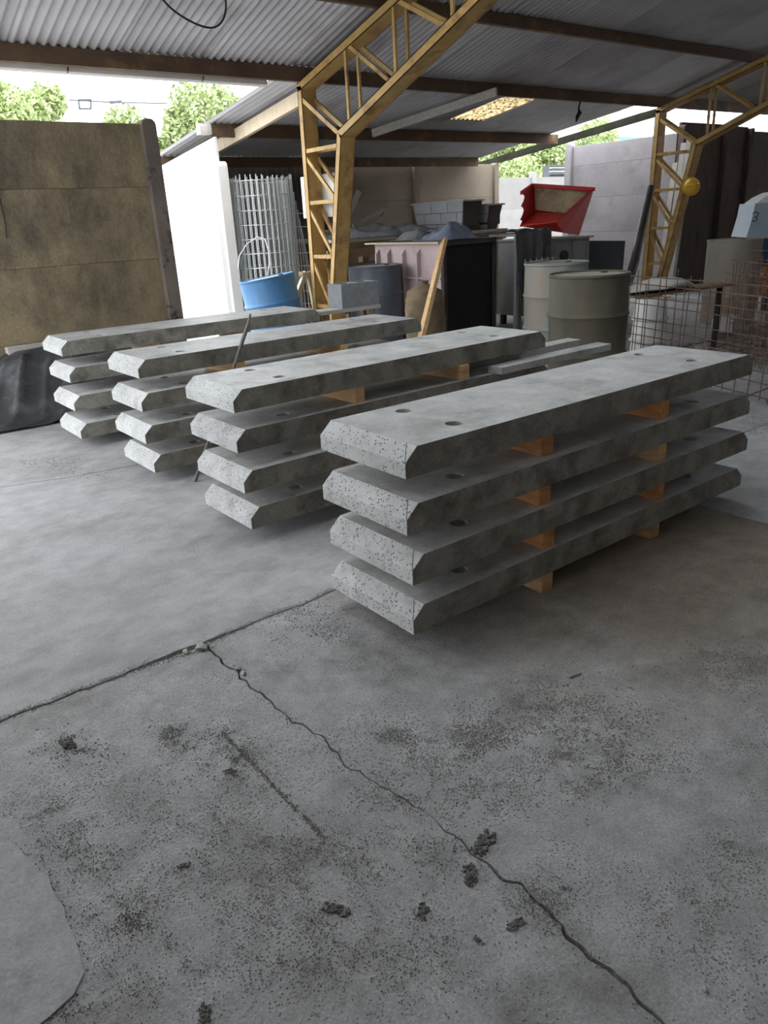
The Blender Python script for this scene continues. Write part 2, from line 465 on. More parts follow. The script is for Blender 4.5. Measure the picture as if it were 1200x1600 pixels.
def off(side):
    res = []
    for i, (x, y) in enumerate(crack):
        a = Vector(crack[max(i - 1, 0)]); b = Vector(crack[min(i + 1, len(crack) - 1)])
        d = (b - a).normalized()
        res.append((x + side * (-d.y) * cw[i] / 2 * 1.0, y + side * d.x * cw[i] / 2))
    return res


def floor_piece(name, outline, z0, z1, m):
    n = len(outline)
    mb = MB()
    mb.add([(x, y, z0) for x, y in outline] + [(x, y, z1) for x, y in outline],
           [tuple(range(n, 2 * n))] + [(i, (i + 1) % n, n + (i + 1) % n, n + i) for i in range(n)])
    return obj(name, mb, m, floor)


joint = jag([(-6, JY), (.05, JY + .012), (.3, JY + .01), (.84, JY), (1.5, JY + .012), (3.1, JY + .01), (22, JY)], .04, .006, 3)
joint_hi = [(x, y + (.003 + .02 * max(0, 1 - abs(x - .8) / .25))) for x, y in joint]
joint_lo = [(x, y - .004) for x, y in joint]
jl_left = [p for p in joint_lo if p[0] < crack[0][0] - .02]
jl_mid = [p for p in joint_lo if crack[0][0] + .02 < p[0] < 3.14]
jl_right = [p for p in joint_lo if p[0] > 3.16]
JZ = 4.62
far_joint = jag([(-6, JZ + .1), (.7, JZ + .03), (1.1, JZ - .1), (2, JZ - .25), (22, JZ - .3)], .06, .008, 8)
floor_piece('floor_section', joint_hi + [(x, y - .004) for x, y in far_joint][::-1], -.06, 0, M['floor_smooth'])
floor_piece('floor_section', [(x, y + .006) for x, y in far_joint] + [(22, 11), (-6, 11)], -.06, 0, M['floor_smooth'])
lo = jag(off(1), .006, .008, 1)
hi = jag(off(-1), .006, .008, 1.12)
# which side is which: 'off(1)' is +normal of a line running to -Y, i.e. +X
east, west = (lo, hi) if lo[3][0] > hi[3][0] else (hi, lo)
floor_piece('floor_section', jl_left + west + [(-6, -6)], -.06, -.002, M['floor'])
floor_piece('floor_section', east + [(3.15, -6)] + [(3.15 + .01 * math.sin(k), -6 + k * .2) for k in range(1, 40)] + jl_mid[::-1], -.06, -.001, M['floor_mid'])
floor_piece('floor_section', [(3.165 + .01 * math.sin(k), -6 + k * .2) for k in range(0, 40)] + jl_right + [(22, -6)], -.06, 0, M['floor_smooth'])
floor_piece('floor_bed', [(-6, -6), (22, -6), (22, 11), (-6, 11)], -.09, -.022, M['crackfill'])
# thin raised patch in the near corner
patch = [(-1.4, 1.72), (.02, 1.70)] + [(.06 + .05 * math.sin(a), 1.63 + .06 * math.cos(a)) for a in (0, .5, 1, 1.4)] + [(.137, 1.5), (.14, 1.4), (.138, 1.28), (.128, 1.215), (.10, 1.18), (.05, 1.165), (-.1, 1.15), (-1.4, 1.12)]
patch = jag(patch + [patch[0]], .03, .005, 6)[:-1]
floor_piece('floor_patch', patch, -.01, .003, M['floor_patch'])
# yard outside
tag(obj('ground', MB().box(-60, 90, -40, 110, -.2, -.091), M['ground']), 'bare yard ground around the shed', 'ground', kind='structure')


# ------------------------------------------------------------------ loose grit and clumps
def rock(mb, c, r, seed, n=0):
    t = (1 + 5 ** .5) / 2
    base = [(-1, t, 0), (1, t, 0), (-1, -t, 0), (1, -t, 0), (0, -1, t), (0, 1, t), (0, -1, -t), (0, 1, -t), (t, 0, -1), (t, 0, 1), (-t, 0, -1), (-t, 0, 1)]
    fs = [(0, 11, 5), (0, 5, 1), (0, 1, 7), (0, 7, 10), (0, 10, 11), (1, 5, 9), (5, 11, 4), (11, 10, 2), (10, 7, 6), (7, 1, 8), (3, 9, 4), (3, 4, 2), (3, 2, 6), (3, 6, 8), (3, 8, 9), (4, 9, 5), (2, 4, 11), (6, 2, 10), (8, 6, 7), (9, 8, 1)]
    rnd = random.Random(seed)
    a = rnd.random() * 6.28
    sx, sy, sz = rnd.uniform(.7, 1.3), rnd.uniform(.7, 1.3), rnd.uniform(.45, .8)
    vs = []
    for x, y, z in base:
        k = r / 1.9 * rnd.uniform(.7, 1.2)
        x, y = x * math.cos(a) - y * math.sin(a), x * math.sin(a) + y * math.cos(a)
        vs.append((c[0] + x * k * sx, c[1] + y * k * sy, c[2] + z * k * sz))
    mb.add(vs, fs)


def crumb(mb, c, r, rnd):
    a = rnd.random() * 6.28
    h = r * rnd.uniform(.6, 1.1)
    k = [r * rnd.uniform(.6, 1.2) for _ in range(4)]
    vs = [(c[0] + k[i] * math.cos(a + i * 1.571), c[1] + k[i] * math.sin(a + i * 1.571), c[2] - .001) for i in range(4)] + [(c[0] + rnd.uniform(-.3, .3) * r, c[1] + rnd.uniform(-.3, .3) * r, c[2] + h)]
    mb.add(vs, [(0, 1, 4), (1, 2, 4), (2, 3, 4), (3, 0, 4)])


rg = random.Random(11)
grit = MB()
patches = [  # pixel centre, spread in px, count, size mm
    ((760, 1140), (70, 40), 700, 2.6), ((900, 1140), (90, 60), 1500, 2.8), ((870, 1100), (60, 30), 500, 2.6), ((960, 1190), (80, 40), 500, 2.4), ((1120, 1030), (60, 22), 600, 3.0), ((1150, 1060), (50, 20), 300, 2.6), ((730, 1160), (40, 30), 350, 2.6),
    ((745, 1240), (70, 30), 500, 2.2), ((650, 1190), (60, 40), 500, 2.2), ((700, 1260), (60, 30), 300, 2.2), ((620, 1150), (30, 15), 250, 2.2),
    ((1090, 1430), (90, 55), 900, 1.8), ((1150, 1320), (40, 25), 300, 2.0), ((860, 1400), (60, 40), 500, 2.0), ((900, 1230), (60, 30), 300, 2.2),
    ((200, 1430), (60, 30), 700, 1.6), ((300, 1270), (150, 90), 1300, 1.7), ((120, 1330), (60, 40), 500, 1.8), ((80, 1270), (45, 22), 400, 1.8), ((400, 1340), (150, 90), 1100, 1.6), ((250, 1520), (150, 60), 900, 1.5),
    ((500, 1450), (150, 90), 900, 1.6), ((640, 1490), (150, 90), 900, 1.6), ((560, 1330), (90, 60), 600, 1.8), ((330, 1160), (70, 25), 500, 1.9), ((370, 1190), (40, 25), 400, 1.9), ((270, 1150), (25, 18), 250, 2.0),
    ((120, 1165), (60, 25), 350, 2.2), ((480, 960), (60, 25), 400, 2.6), ((520, 990), (35, 15), 250, 2.6), ((455, 985), (40, 20), 200, 2.4), ((70, 725), (50, 9), 350, 4.2), ((130, 740), (40, 8), 150, 4), ((1180, 660), (20, 20), 200, 5), ((1160, 800), (30, 10), 120, 3),
    ((60, 1580), (60, 18), 350, 1.6), ((680, 1340), (60, 30), 300, 2.0), ((1000, 1120), (80, 30), 300, 2.4), ((600, 1240), (50, 25), 250, 2.)]
for (cu, cv), (su, sv), n, mm in patches:
    for _ in range(int(n * 3.2)):
        p = P(cu + rg.gauss(0, su * .62), cv + rg.gauss(0, sv * .62), z=0)
        if noise.noise(Vector((p.x * 14, p.y * 14, 2))) + .5 * noise.noise(Vector((p.x * 40, p.y * 40, 5))) < rg.uniform(-.35, .25): continue
        crumb(grit, (p.x, p.y, .0), mm * .00072 * rg.choice((.4, .5, .6, .6, .8, .8, 1, 1.3, 1.9)), rg)
for i in range(6500):   # dirt along the joint and the crack
    if i % 12:
        x = rg.uniform(-.3, 1.5); y = min(joint, key=lambda q_: abs(q_[0] - x))[1]
        y += rg.gauss(.006, .008 + .022 * max(0, 1 - abs(x - .78) / .22)) + .012 * max(0, noise.noise(Vector((x * 9, 1, 1))))
    else:
        k = rg.randrange(1, len(crack) - 2); x, y = Vector(crack[k]).lerp(Vector(crack[k + 1]), rg.random())
        x += rg.gauss(0, .012); y += rg.gauss(0, .012)
    crumb(grit, (x, y, 0), rg.uniform(.0008, .0028), rg)
for i in range(900):   # ridge left by a removed form and the edge of the patch
    if i % 2:
        t = rg.random(); p = P(345 + 160 * t, 1142 + 165 * t, z=0); x, y = p.x + rg.gauss(0, .004), p.y + rg.gauss(0, .006)
    else:
        k = rg.randrange(4, len(patch) - 8); x, y = patch[k]; x += rg.gauss(.004, .006); y += rg.gauss(0, .006)
    if x > -1: crumb(grit, (x, y, 0), rg.uniform(.001, .0034), rg)
tag(obj('grit', grit, M['grit'], fix=False), 'loose sandy grit and crumbs scattered over the concrete floor', 'grit', kind='stuff')

clumps = [((105, 1161), .030, 9, 'flat dark mortar clump lying alone near the long floor joint'), ((362, 1206), .020, 6, 'elongated dark mortar clump in the gritty middle of the floor'),
          ((755, 1318), .034, 12, 'largest dark mortar clump, in the middle of the floor beside the crack'), ((735, 1366), .026, 10, 'dark crumbly clump just below the largest clump'),
          ((525, 1420), .024, 8, 'spread dark clump of crumbs on the near floor'), ((660, 1426), .020, 8, 'rounded dark clump on the near floor, standing alone'),
          ((806, 1444), .019, 7, 'small ragged clump near the wide end of the crack'), ((746, 1468), .013, 5, 'tiny clump of crumbs between two ragged clumps'),
          ((285, 1352), .015, 5, 'thin sliver of dried mortar on the gritty floor'), ((320, 1588), .022, 7, 'dark clump at the very bottom edge of the floor'),
          ((883, 1388), .011, 4, 'little clump beside the crack where it bends'), ((710, 1330), .010, 4, 'little crumb pile beside the largest mortar clump')]
for (pu, pv), r, n, lab in clumps:
    c = P(pu, pv, z=0)
    mb = MB(); rc = random.Random(pu)
    for k in range(n * 12):
        a, q = rc.random() * 6.28, r * 1.25 * rc.random() ** .8
        q *= .6 + .4 * math.sin(a * 2 + pu)
        rr_ = r * rc.uniform(.07, .20)
        rock(mb, (c.x + q * math.cos(a), c.y + q * math.sin(a), rr_ * .35), rr_, pu * 31 + k)
    tag(obj('mortar_clump', mb, M['clump'], fix=False, origin=(c.x, c.y, 0)), lab, 'clump', 'mortar clumps on the floor')
for i, ((pu, pv), r, lab) in enumerate([((315, 1013), .022, 'flat pale concrete chip lodged in the floor joint'), ((290, 1020), .014, 'smaller pale chip beside the flat chip in the joint'), ((372, 1046), .013, 'pale stone in the mouth of the crack'), ((381, 1053), .012, 'angular grey stone next to the pale stone in the crack'),
                                        ((808, 1064), .007, 'small white pebble on bare floor before the front stack'), ((1102, 1548), .008, 'pale pebble at the near corner of the floor')]):
    c = P(pu, pv, z=0); mb = MB(); rock(mb, (c.x, c.y, r * .3), r, 100 + i)
    tag(obj('stone_chip', mb, M['palestone'], origin=(c.x, c.y, 0)), lab, 'stone', 'stone chips on the floor')
a_, b_ = P(890, 1059, z=.003), P(908, 1052, z=.003)
tag(obj('nail', MB().tube([a_, b_], .002, 6), M['bar']), 'thin nail lying on the brown floor before the front stack', 'nail')


# ================================================================== ROOF OF THE SHED
RK, RZ = .265, 2.745           # underside of the sheets: z = RZ + RK * (7 - y)


def roof_z(y): return RZ + RK * (7 - y)


def corrugated(width, y0, y1, k, z_at, pitch=.076, amp=.0125, ns=8, nl=3):
    """a sheet with waves across x, running along y, local x from 0"""
    nw = max(1, round(width / pitch))
    nx_ = nw * ns

    def fn(a, b):
        x = a * width
        y = y0 + (y1 - y0) * b
        return (x, y, z_at(y) + amp * math.cos(2 * math.pi * nw * a))
    return MB().grid(fn, nx_, nl)


roof = thing('roof', 'galvanised corrugated sheet roof of the shed seen from below', 'roof', kind='structure')
SW = .836
RX0, RN = -1.45, 22
rows = []
for nm, y0, y1, fz in (('a', 7.16, 4.35, roof_z), ('s', 4.45, 1.95, lambda y: roof_z(y) + .004), ('b', 2.05, 1.15, lambda y: roof_z(y) + .006), ('c', 1.25, -6.0, lambda y: roof_z(1.2) - RK * (1.2 - y) + .004)):
    me = mesh_of('roof_sheet', corrugated(SW + .03, y0, y1, RK, fz), M['sheet'], smooth=True, fix=False)
    me_k = mesh_of('skylight_sheet', corrugated(SW + .03, y0, y1, RK, fz), M['clear_sheet'], smooth=True, fix=False) if nm == 's' else None
    for k in range(RN):
        if nm == 's' and k in (2, 4, 6):
            share('skylight_sheet', me_k, roof, (RX0 + k * SW, 0, 0)); continue
        o = share('roof_sheet', me, roof, (RX0 + k * SW, 0, (.009 if k % 2 else 0) + random.uniform(-.001, .001)))

PUR_Y = [7.0, 5.75, 4.45, 3.1, 1.9]


def purlin(name, y, z, x0, x1, h=.11, wd=.055, m=None, parent=None):
    mb = MB()
    # open channel: web plus two flanges
    mb.box(x0, x1, y - .003, y + .003, z - h, z)
    mb.box(x0, x1, y + .003, y + wd, z - .006, z)
    mb.box(x0, x1, y + .003, y + wd, z - h, z - h + .006)
    mb.box(x0, x1, y + wd - .006, y + wd, z - .02, z - .006)
    mb.box(x0, x1, y + wd - .006, y + wd, z - h + .006, z - h + .02)
    return obj(name, mb, m or M['purlin'], parent)


for i, y in enumerate(PUR_Y):
    purlin('purlin', y, roof_z(y) - .0095, RX0 + .05, 16.9, .10 if i else .125, parent=roof)
for y in (0.4, -1.2, -2.8, -4.4):
    purlin('purlin', y, roof_z(1.2) - RK * (1.2 - y) - .0095, RX0 + .05, 16.9, parent=roof)
# eave plate under the first purlin and a white gutter
gut = thing('gutter', 'white metal gutter hung below the eave above the stained wall', 'gutter', (0, 7.17, 2.55))
mb = MB()
prof = [(.0, .07), (.0, .01), (.02, 0), (.08, 0), (.10, .01), (.10, .075), (.096, .075), (.096, .013), (.078, .004), (.022, .004), (.004, .013), (.004, .07)]
n = len(prof)
mb.add([(x, 7.10 + a, 2.572 + b) for x in (RX0 + .05, 4.22) for a, b in prof], [(i, (i + 1) % n, n + (i + 1) % n, n + i) for i in range(n)] + [tuple(range(n)), tuple(range(2 * n - 1, n - 1, -1))])
obj('trough', mb, M['white'], gut)
for x in (2.35, 3.55):
    obj('bracket', MB().bar((x, 7.11, 2.575), (x + .01, 7.05, 2.66), .012, .006), M['purlin'], gut)


# ------------------------------------------------------------------ lattice frames
def frame(x, label):
    t = thing('lattice_portal', label, 'lattice portal', (x, 6.95, 0), 'ochre lattice portals carrying the roof')
    HX = .085
    mc = M['ochre']

    def yz(y, z, dx=0): return (x + dx, y, z)

    def chan(name, a, b, w=.075, d=.17):
        # channel chord, web on the -x side open to +x: front plate and two flanges
        a, b = Vector(a), Vector(b)
        dirv = (b - a).normalized()
        side = Vector((1, 0, 0)).cross(dirv).normalized()
        mb_ = MB()
        for s_ in (-1, 1):
            mb_.bar(a + Vector((s_ * (d / 2 - .004), 0, 0)), b + Vector((s_ * (d / 2 - .004), 0, 0)), w, .008, up=(1, 0, 0))
        for s_ in (-1, 1):
            mb_.bar(a + side * s_ * (w / 2 - .004), b + side * s_ * (w / 2 - .004), .008, d, up=(1, 0, 0))
        return obj(name, mb_, mc, t)
    top0, knee, base_o, base_i = (7.04, 2.575), (6.42, 2.09), (7.08, 0), (6.88, 0)
    rid = (1.25, 2.575 + .265 * (7.04 - 1.25))
    tc_ = lambda y: 2.575 + .265 * (7.04 - y)
    bc_ = lambda y: 2.09 + (rid[1] - .06 - 2.09) / (6.42 - 1.3) * (6.42 - y)
    chan('column_chord', yz(*base_o), yz(*top0))
    chan('column_chord', yz(*base_i), yz(*knee))
    chan('top_chord', yz(top0[0] + .03, top0[1] - .01), yz(*rid))
    chan('bottom_chord', yz(knee[0], knee[1]), yz(1.3, rid[1] - .06))

    def web(name, a, b, w=.03):
        for s_ in (-1, 1):
            obj(name, MB().bar(yz(a[0], a[1], s_ * HX * .8), yz(b[0], b[1], s_ * HX * .8), w, .022, up=(1, 0, 0)), mc, t)
    yo = lambda z: base_o[0] + (top0[0] - base_o[0]) * z / top0[1]
    yi = lambda z: base_i[0] + (knee[0] - base_i[0]) * z / knee[1]
    web('diagonal', (7.02, 2.46), (6.44, 2.10), .04)
    zs = [.50, 1.0, 1.52, 2.0]
    for z in zs: web('strut', (yo(z), z), (yi(z), z), .036)
    for z0, z1 in ((1.96, 1.52), (1.48, 1.0), (.97, .5)): web('diagonal', (yo(z0), z0), (yi(z1) + .02, z1 + .02), .036)
    ys = [6.26, 5.56, 4.86, 4.1, 3.3, 2.5, 1.9]
    for a in ys: web('post', (a, tc_(a)), (a, bc_(a)), .03)
    for a, b in zip(ys, ys[1:]): web('diagonal', (a - .03, tc_(a - .03)), (b + .06, bc_(b + .06)), .034)
    obj('base_plate', MB().box(x - .16, x + .16, 6.74, 7.22, 0, .012), mc, t)
    # far half of the roof truss, running down behind the viewer
    chan('top_chord', yz(*rid), yz(-5.0, rid[1] - .265 * 6.25))
    chan('column_chord', yz(-4.95, 0), yz(-4.95, rid[1] - .265 * 6.2))
    return t


frame(4.62, 'ochre lattice steel portal holding the white board, beside the cinder block')
frame(10.62, 'ochre lattice steel portal with the yellow helmet hung on it')

# ------------------------------------------------------------------ lean-to roof behind
LK, LZ = .135, 2.64


def lean_z(y): return LZ - LK * (y - 7)


lean = thing('lean_to_roof', 'low corrugated lean-to roof sloping down behind the frames', 'roof', kind='structure')
LW = .638
me_l = mesh_of('roof_sheet', corrugated(LW + .02, 7.06, 10.2, 0, lean_z, .0797), M['sheet'], smooth=True, fix=False)
me_s = mesh_of('roof_sheet', corrugated(LW + .02, 8.06, 10.2, 0, lean_z, .0797), M['sheet'], smooth=True, fix=False)
me_t = mesh_of('skylight_sheet', corrugated(LW, 7.05, 8.12, 0, lambda y: lean_z(y) + .006, .0797, nl=6), M['skylight'], smooth=True, fix=False)
for k in range(10):
    x = 4.27 + k * LW
    z = .004 if k % 2 else 0
    if k == 5:
        share('roof_sheet', me_s, lean, (x, 0, z)); share('skylight_sheet', me_t, lean, (x, 0, z))['label'] = 'translucent yellowed sheet littered with dead leaves'
    else:
        share('roof_sheet', me_l, lean, (x, 0, z), (0, 0, .02 if k == 9 else 0), (.30 if k == 9 else 1, 1, 1))
for y, x1 in ((8.58, 10.2), (10.08, 9.95)):
    obj('purlin', MB().box(4.30, x1, y - .03, y + .03, lean_z(y) - .14, lean_z(y) - .011), M['purlin'], lean)
obj('rafter', MB().bar((4.62, 7.10, 2.50), (4.62, 10.2, 2.50 - LK * 3.1), .05, .13), M['paleplank'], lean)
obj('rafter', MB().bar((10.62, 7.08, 2.56), (10.62, 10.85, 2.13), .05, .10), M['tar'], lean)
obj('purlin_end', MB().box(4.16, 4.30, 8.53, 8.63, lean_z(8.58) - .12, lean_z(8.58) - .012), M['greyplank'], lean)
# hung plank and strap
a_, b_ = Vector((6.42, 8.35, lean_z(8.35) - .12)), Vector((6.98, 6.75, 2.60))
tag(obj('hanging_plank', MB().bar(a_, b_, .04, .09), M['greyplank']), 'long grey plank slung under the lean-to roof beside the skylight', 'plank')
st = thing('hanging_strap', 'dark rag strap dangling from the eave by the skylight', 'strap', P(905, 160, y=7.0))
pts = [P(u, v, y=7.0) for u, v in ((907, 158), (904, 170), (906, 176), (902, 183), (900, 191))]
obj('strap', MB().tube(pts, [.012, .012, .03, .026, .006], 6), M['cable'], st)
# loop of cable below the sheets
pts = []
cp = [(240, -20), (262, 8), (285, 26), (310, 39), (330, 43.5), (343, 38), (351, 24), (353, 5), (350, -20)]
for i in range(len(cp) - 1):
    for k in range(4):
        t = k / 4
        q = [cp[max(i - 1, 0)], cp[i], cp[i + 1], cp[min(i + 2, len(cp) - 1)]]
        f_ = lambda a, b, c, d: .5 * (2 * b + (c - a) * t + (2 * a - 5 * b + 4 * c - d) * t * t + (3 * b - a - 3 * c + d) * t ** 3)
        pts.append(P(f_(*[z[0] for z in q]), f_(*[z[1] for z in q]), y=5.55))
tag(obj('cable_loop', MB().tube(pts, .007, 6), M['cable'], smooth=True), 'black cable hanging in a loop below the corrugated roof', 'cable')


# ================================================================== WALLS
def panel(parent, x0, x1, y0, y1, z0, z1, m, name='panel'):
    return bevel(obj(name, MB().box(x0, x1, y0, y1, z0, z1), m, parent, origin=((x0 + x1) / 2, (y0 + y1) / 2, z0)), .006, 2)


def round_post(parent, cx, cy, wx, wy, h, m, axis='x', rtop=.05, name='post'):
    """post with a rounded top, rounded across the given axis"""
    pr = [(-wx / 2, 0), (wx / 2, 0)] if axis == 'x' else [(-wy / 2, 0), (wy / 2, 0)]
    hw = pr[1][0]
    r = min(rtop, hw * .98)
    top = [(hw - r + r * math.sin(a), h - r + r * math.cos(a)) for a in [math.pi / 2 * k / 5 for k in range(5, -1, -1)]]
    pts2 = [(-hw, 0), (hw, 0)] + top + [(-a, b) for a, b in top[::-1]]
    mb_ = MB()
    if axis == 'x': mb_.poly([(cx + a, cy - wy / 2, b) for a, b in pts2], (0, wy, 0))
    else: mb_.poly([(cx - wx / 2, cy + a, b) for a, b in pts2], (wx, 0, 0))
    return bevel(obj(name, mb_, m, parent, origin=(cx, cy, 0)), .008, 2)


wl = thing('wall_left', 'olive stained concrete panel wall beneath the eave', 'wall', kind='structure')
seams = [0, .54, 1.11, 1.68, 2.155]
for bx0, bx1 in ((.74, 2.70),):
    for a, b in zip(seams, seams[1:]):
        panel(wl, bx0, bx1, 6.62, 6.67, a, b, M['wall_olive'])
for x in (.68, 2.755):
    round_post(wl, x, 6.63, .125, .13, 2.19, M['post_dark'])

wlr = thing('wall_left_return', 'concrete panel wall, daylight put into its white colour, closing the end of the lean-to', 'wall', kind='structure')
for a, b in ((0, .45), (.45, .95), (.95, 1.45), (1.45, 1.98)):
    panel(wlr, 4.30, 4.35, 8.58, 10.25, a, b, M['wall_white'])
mb = MB().poly([(4.305, 8.5, 1.985), (4.305, 10.2, 1.985), (4.305, 10.2, 2.09), (4.305, 8.5, 2.28)], (.03, 0, 0))
obj('gable_board', mb, M['white'], wlr)  # white stands in for strongly lit wall
round_post(wlr, 4.33, 8.50, .13, .14, 2.03, M['wall_white'], 'y', .06)
round_post(wlr, 4.24, 8.53, .05, .08, 1.93, M['wall_white'], 'y', .02)

wb = thing('wall_back', 'brown concrete panel wall with dark corrugated part behind the lean-to', 'wall', kind='structure')
me_d = mesh_of('sheet', MB().grid(lambda a, b: (a * .66, .012 * math.cos(2 * math.pi * 8 * a), 2.12 * b), 64, 1), M['sheet_dark'], smooth=True, fix=False)
for k in range(4): share('corrugated_sheet', me_d, wb, (4.36 + k * .64, 10.22 + .005 * (k % 2), .0))
px = [6.95, 8.70, 10.55]
for x0, x1 in zip([6.98] + px[1:], px[1:] + [11.0]):
    if x0 >= 10.5: continue
    for a, b in ((0, .5), (.5, 1.04), (1.04, 1.60), (1.60, 2.13)):
        panel(wb, x0 + .04, x1 - .04, 10.24, 10.29, a, b, M['wall_back'])
for x in px: round_post(wb, x, 10.25, .11, .12, 2.15, M['wall_back'])

wr = thing('wall_right', 'tall grey concrete panel wall beyond the second frame', 'wall', kind='structure')
ss = [0, .42, .945, 1.49, 2.0, 2.315]
for a, b in zip(ss, ss[1:]): panel(wr, 11.32, 11.37, 7.20, 9.15, a, b, M['wall_grey'])
round_post(wr, 11.33, 9.22, .13, .13, 2.36, M['wall_grey'], 'y')

wrr = thing('wall_right_return', 'panel wall, shade put into its dark colour, behind the helmet and the drums', 'wall', kind='structure')
for x0, x1, top in ((11.36, 12.55, 2.46), (12.62, 13.30, 2.44), (13.36, 14.9, 2.38), (14.95, 16.9, 2.40)):
    for a, b in ((0, .5), (.5, 1.0), (1.0, 1.505), (1.505, 1.995), (1.995, top)):
        panel(wrr, x0, x1, 7.16, 7.21, a, b, M['wall_dark'])
for x in (11.36, 12.58, 13.33, 14.92): round_post(wrr, x, 7.13, .09, .1, 2.42, M['wall_dark'])
# closed sides out of the picture: behind the viewer and at the far end
we = thing('wall_end', 'dark brown wall closing the far end of the shed', 'wall', kind='structure')
for a in range(5): panel(we, 16.95, 17.0, -5.0 + a * 2.43, -2.58 + a * 2.43, 0, 2.5 + min(a, 4 - a) * .6, M['wall_plain'])
wf = thing('wall_front', 'plain brown wall along the side behind the viewer', 'wall', kind='structure')
for a in range(7): panel(wf, -1.25 + a * 2.6, 1.34 + a * 2.6, -5.3, -5.25, 0, 2.45, M['wall_plain'])

wn = thing('added_wall_near', 'unseen brown wall beside the viewer, added to hold back side light', 'wall', kind='structure')
for a in range(4): panel(wn, -1.30, -1.25, -5.2 + a * 2.15, -3.05 + a * 2.15, 0, (2.4, 2.9, 3.4, 3.55)[a], M['wall_plain'])  # added out of view to keep light off the near floor
# precast posts leaning in the corner behind the second frame
for i, (x, y, h, dx, lab) in enumerate([(11.16, 6.93, 2.20, .05, 'pale precast post leaning in the corner, nearest the dark wall'), (11.18, 7.03, 2.16, .05, 'pale precast post leaning second from the dark wall'), (11.17, 7.135, 1.9, .06, 'shorter precast post leaning third from the dark wall')]):
    mb = MB().bar((x - .12, y, 0), (x + .09, y, h), .08, .08)
    tag(obj('precast_post', mb, M['concrete_post'], origin=(x, y, 0)), lab, 'post', 'precast posts in the corner')


# ================================================================== CONCRETE SLABS IN FOUR STACKS
L_, W_, T_, CV, CH = 2.011, .465, .094, .044, .048
G0 = GAP = .079
HX_, HYS, HR = .303, (.112, .375), .030


def slab_mesh():
    mb = MB()
    s = .045
    xs_t = [CH, HX_ - s, HX_ + s, L_ - HX_ - s, L_ - HX_ + s, L_ - CH]
    xs_b = [0, HX_ - s, HX_ + s, L_ - HX_ - s, L_ - HX_ + s, L_]
    ys = [0, HYS[0] - s, HYS[0] + s, HYS[1] - s, HYS[1] + s, W_]
    N = 20
    for xs, z in ((xs_t, T_), (xs_b, 0)):
        for i in range(5):
            for j in range(5):
                x0, x1, y0, y1 = xs[i], xs[i + 1], ys[j], ys[j + 1]
                if i in (1, 3) and j in (1, 3):
                    cx, cy = (x0 + x1) / 2, (y0 + y1) / 2
                    cs = [(x1, y1), (x0, y1), (x0, y0), (x1, y0)]
                    for q in range(4):
                        a0 = math.pi / 4 + q * math.pi / 2
                        arc = [(cx + HR * math.cos(a0 + k * math.pi / 2 / 5), cy + HR * math.sin(a0 + k * math.pi / 2 / 5)) for k in range(6)]
                        c0, c1 = cs[q], cs[(q + 1) % 4]
                        vs = [(c0[0], c0[1], z), (c1[0], c1[1], z)] + [(a, b, z) for a, b in arc[::-1]]
                        mb.add(vs, [tuple(range(8))], 0)
                    if z:
                        ring = [(cx + HR * math.cos(math.pi / 4 + k * math.pi / 10), cy + HR * math.sin(math.pi / 4 + k * math.pi / 10)) for k in range(20)]
                        mb.add([(a, b, 0) for a, b in ring] + [(a, b, T_) for a, b in ring], [(k, (k + 1) % 20, 20 + (k + 1) % 20, 20 + k) for k in range(20)], 0)
                else:
                    mb.add([(x0, y0, z), (x1, y0, z), (x1, y1, z), (x0, y1, z)], [(0, 1, 2, 3)], 0)
    # long sides, divided along the length with a slightly uneven edge
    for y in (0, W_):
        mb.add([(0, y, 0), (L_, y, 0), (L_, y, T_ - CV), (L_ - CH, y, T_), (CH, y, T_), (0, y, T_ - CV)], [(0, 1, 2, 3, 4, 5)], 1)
    for x, xc in ((0, CH), (L_, L_ - CH)):
        mb.add([(x, 0, 0), (x, W_, 0), (x, W_, T_ - CV), (x, 0, T_ - CV)], [(0, 1, 2, 3)], 2)
        mb.add([(x, 0, T_ - CV), (x, W_, T_ - CV), (xc, W_, T_), (xc, 0, T_)], [(0, 1, 2, 3)], 2)
    return mb


me_slab = mesh_of('concrete_slab', slab_mesh(), [M['slab'], M['slab_side'], M['slab_end']])
import bmesh
bm = bmesh.new(); bm.from_mesh(me_slab)
bmesh.ops.remove_doubles(bm, verts=bm.verts, dist=1e-5)
bmesh.ops.recalc_face_normals(bm, faces=bm.faces)
bm.to_mesh(me_slab); bm.free()
ST = {'A': [(1.330, 1.645, -.0009), (1.338, 1.649, -.0054), (1.326, 1.652, -.0045), (1.346, 1.672, -.0048)],
      'B': [(1.389, 2.825, .002), (1.375, 2.823, .0022), (1.384, 2.862, .0027), (1.393, 2.865, .0172)],
      'C': [(1.403, 3.963, .0002), (1.379, 3.957, 0), (1.395, 3.975, 0), (1.418, 4.006, .0073)],
      'D': [(1.341, 5.055, -.0027), (1.354, 5.127, -.001), (1.380, 5.20, -.0009), (1.371, 5.229, -.0115)]}
SN = {'A': 'front stack', 'B': 'second stack from the front', 'C': 'third stack from the front', 'D': 'rearmost stack beside the tarp'}
LV = ['lowest', 'second lowest', 'second highest', 'top']
SPX = {'A': (.66, 1.37), 'B': (.665, 1.345), 'C': (.62, 1.36), 'D': (.65, 1.36)}
fin = MB().bar((0, .002, T_ - CV), (CH, .050, T_), .0022, .0012)
me_fin = mesh_of('mould_line', fin, M['ink'])
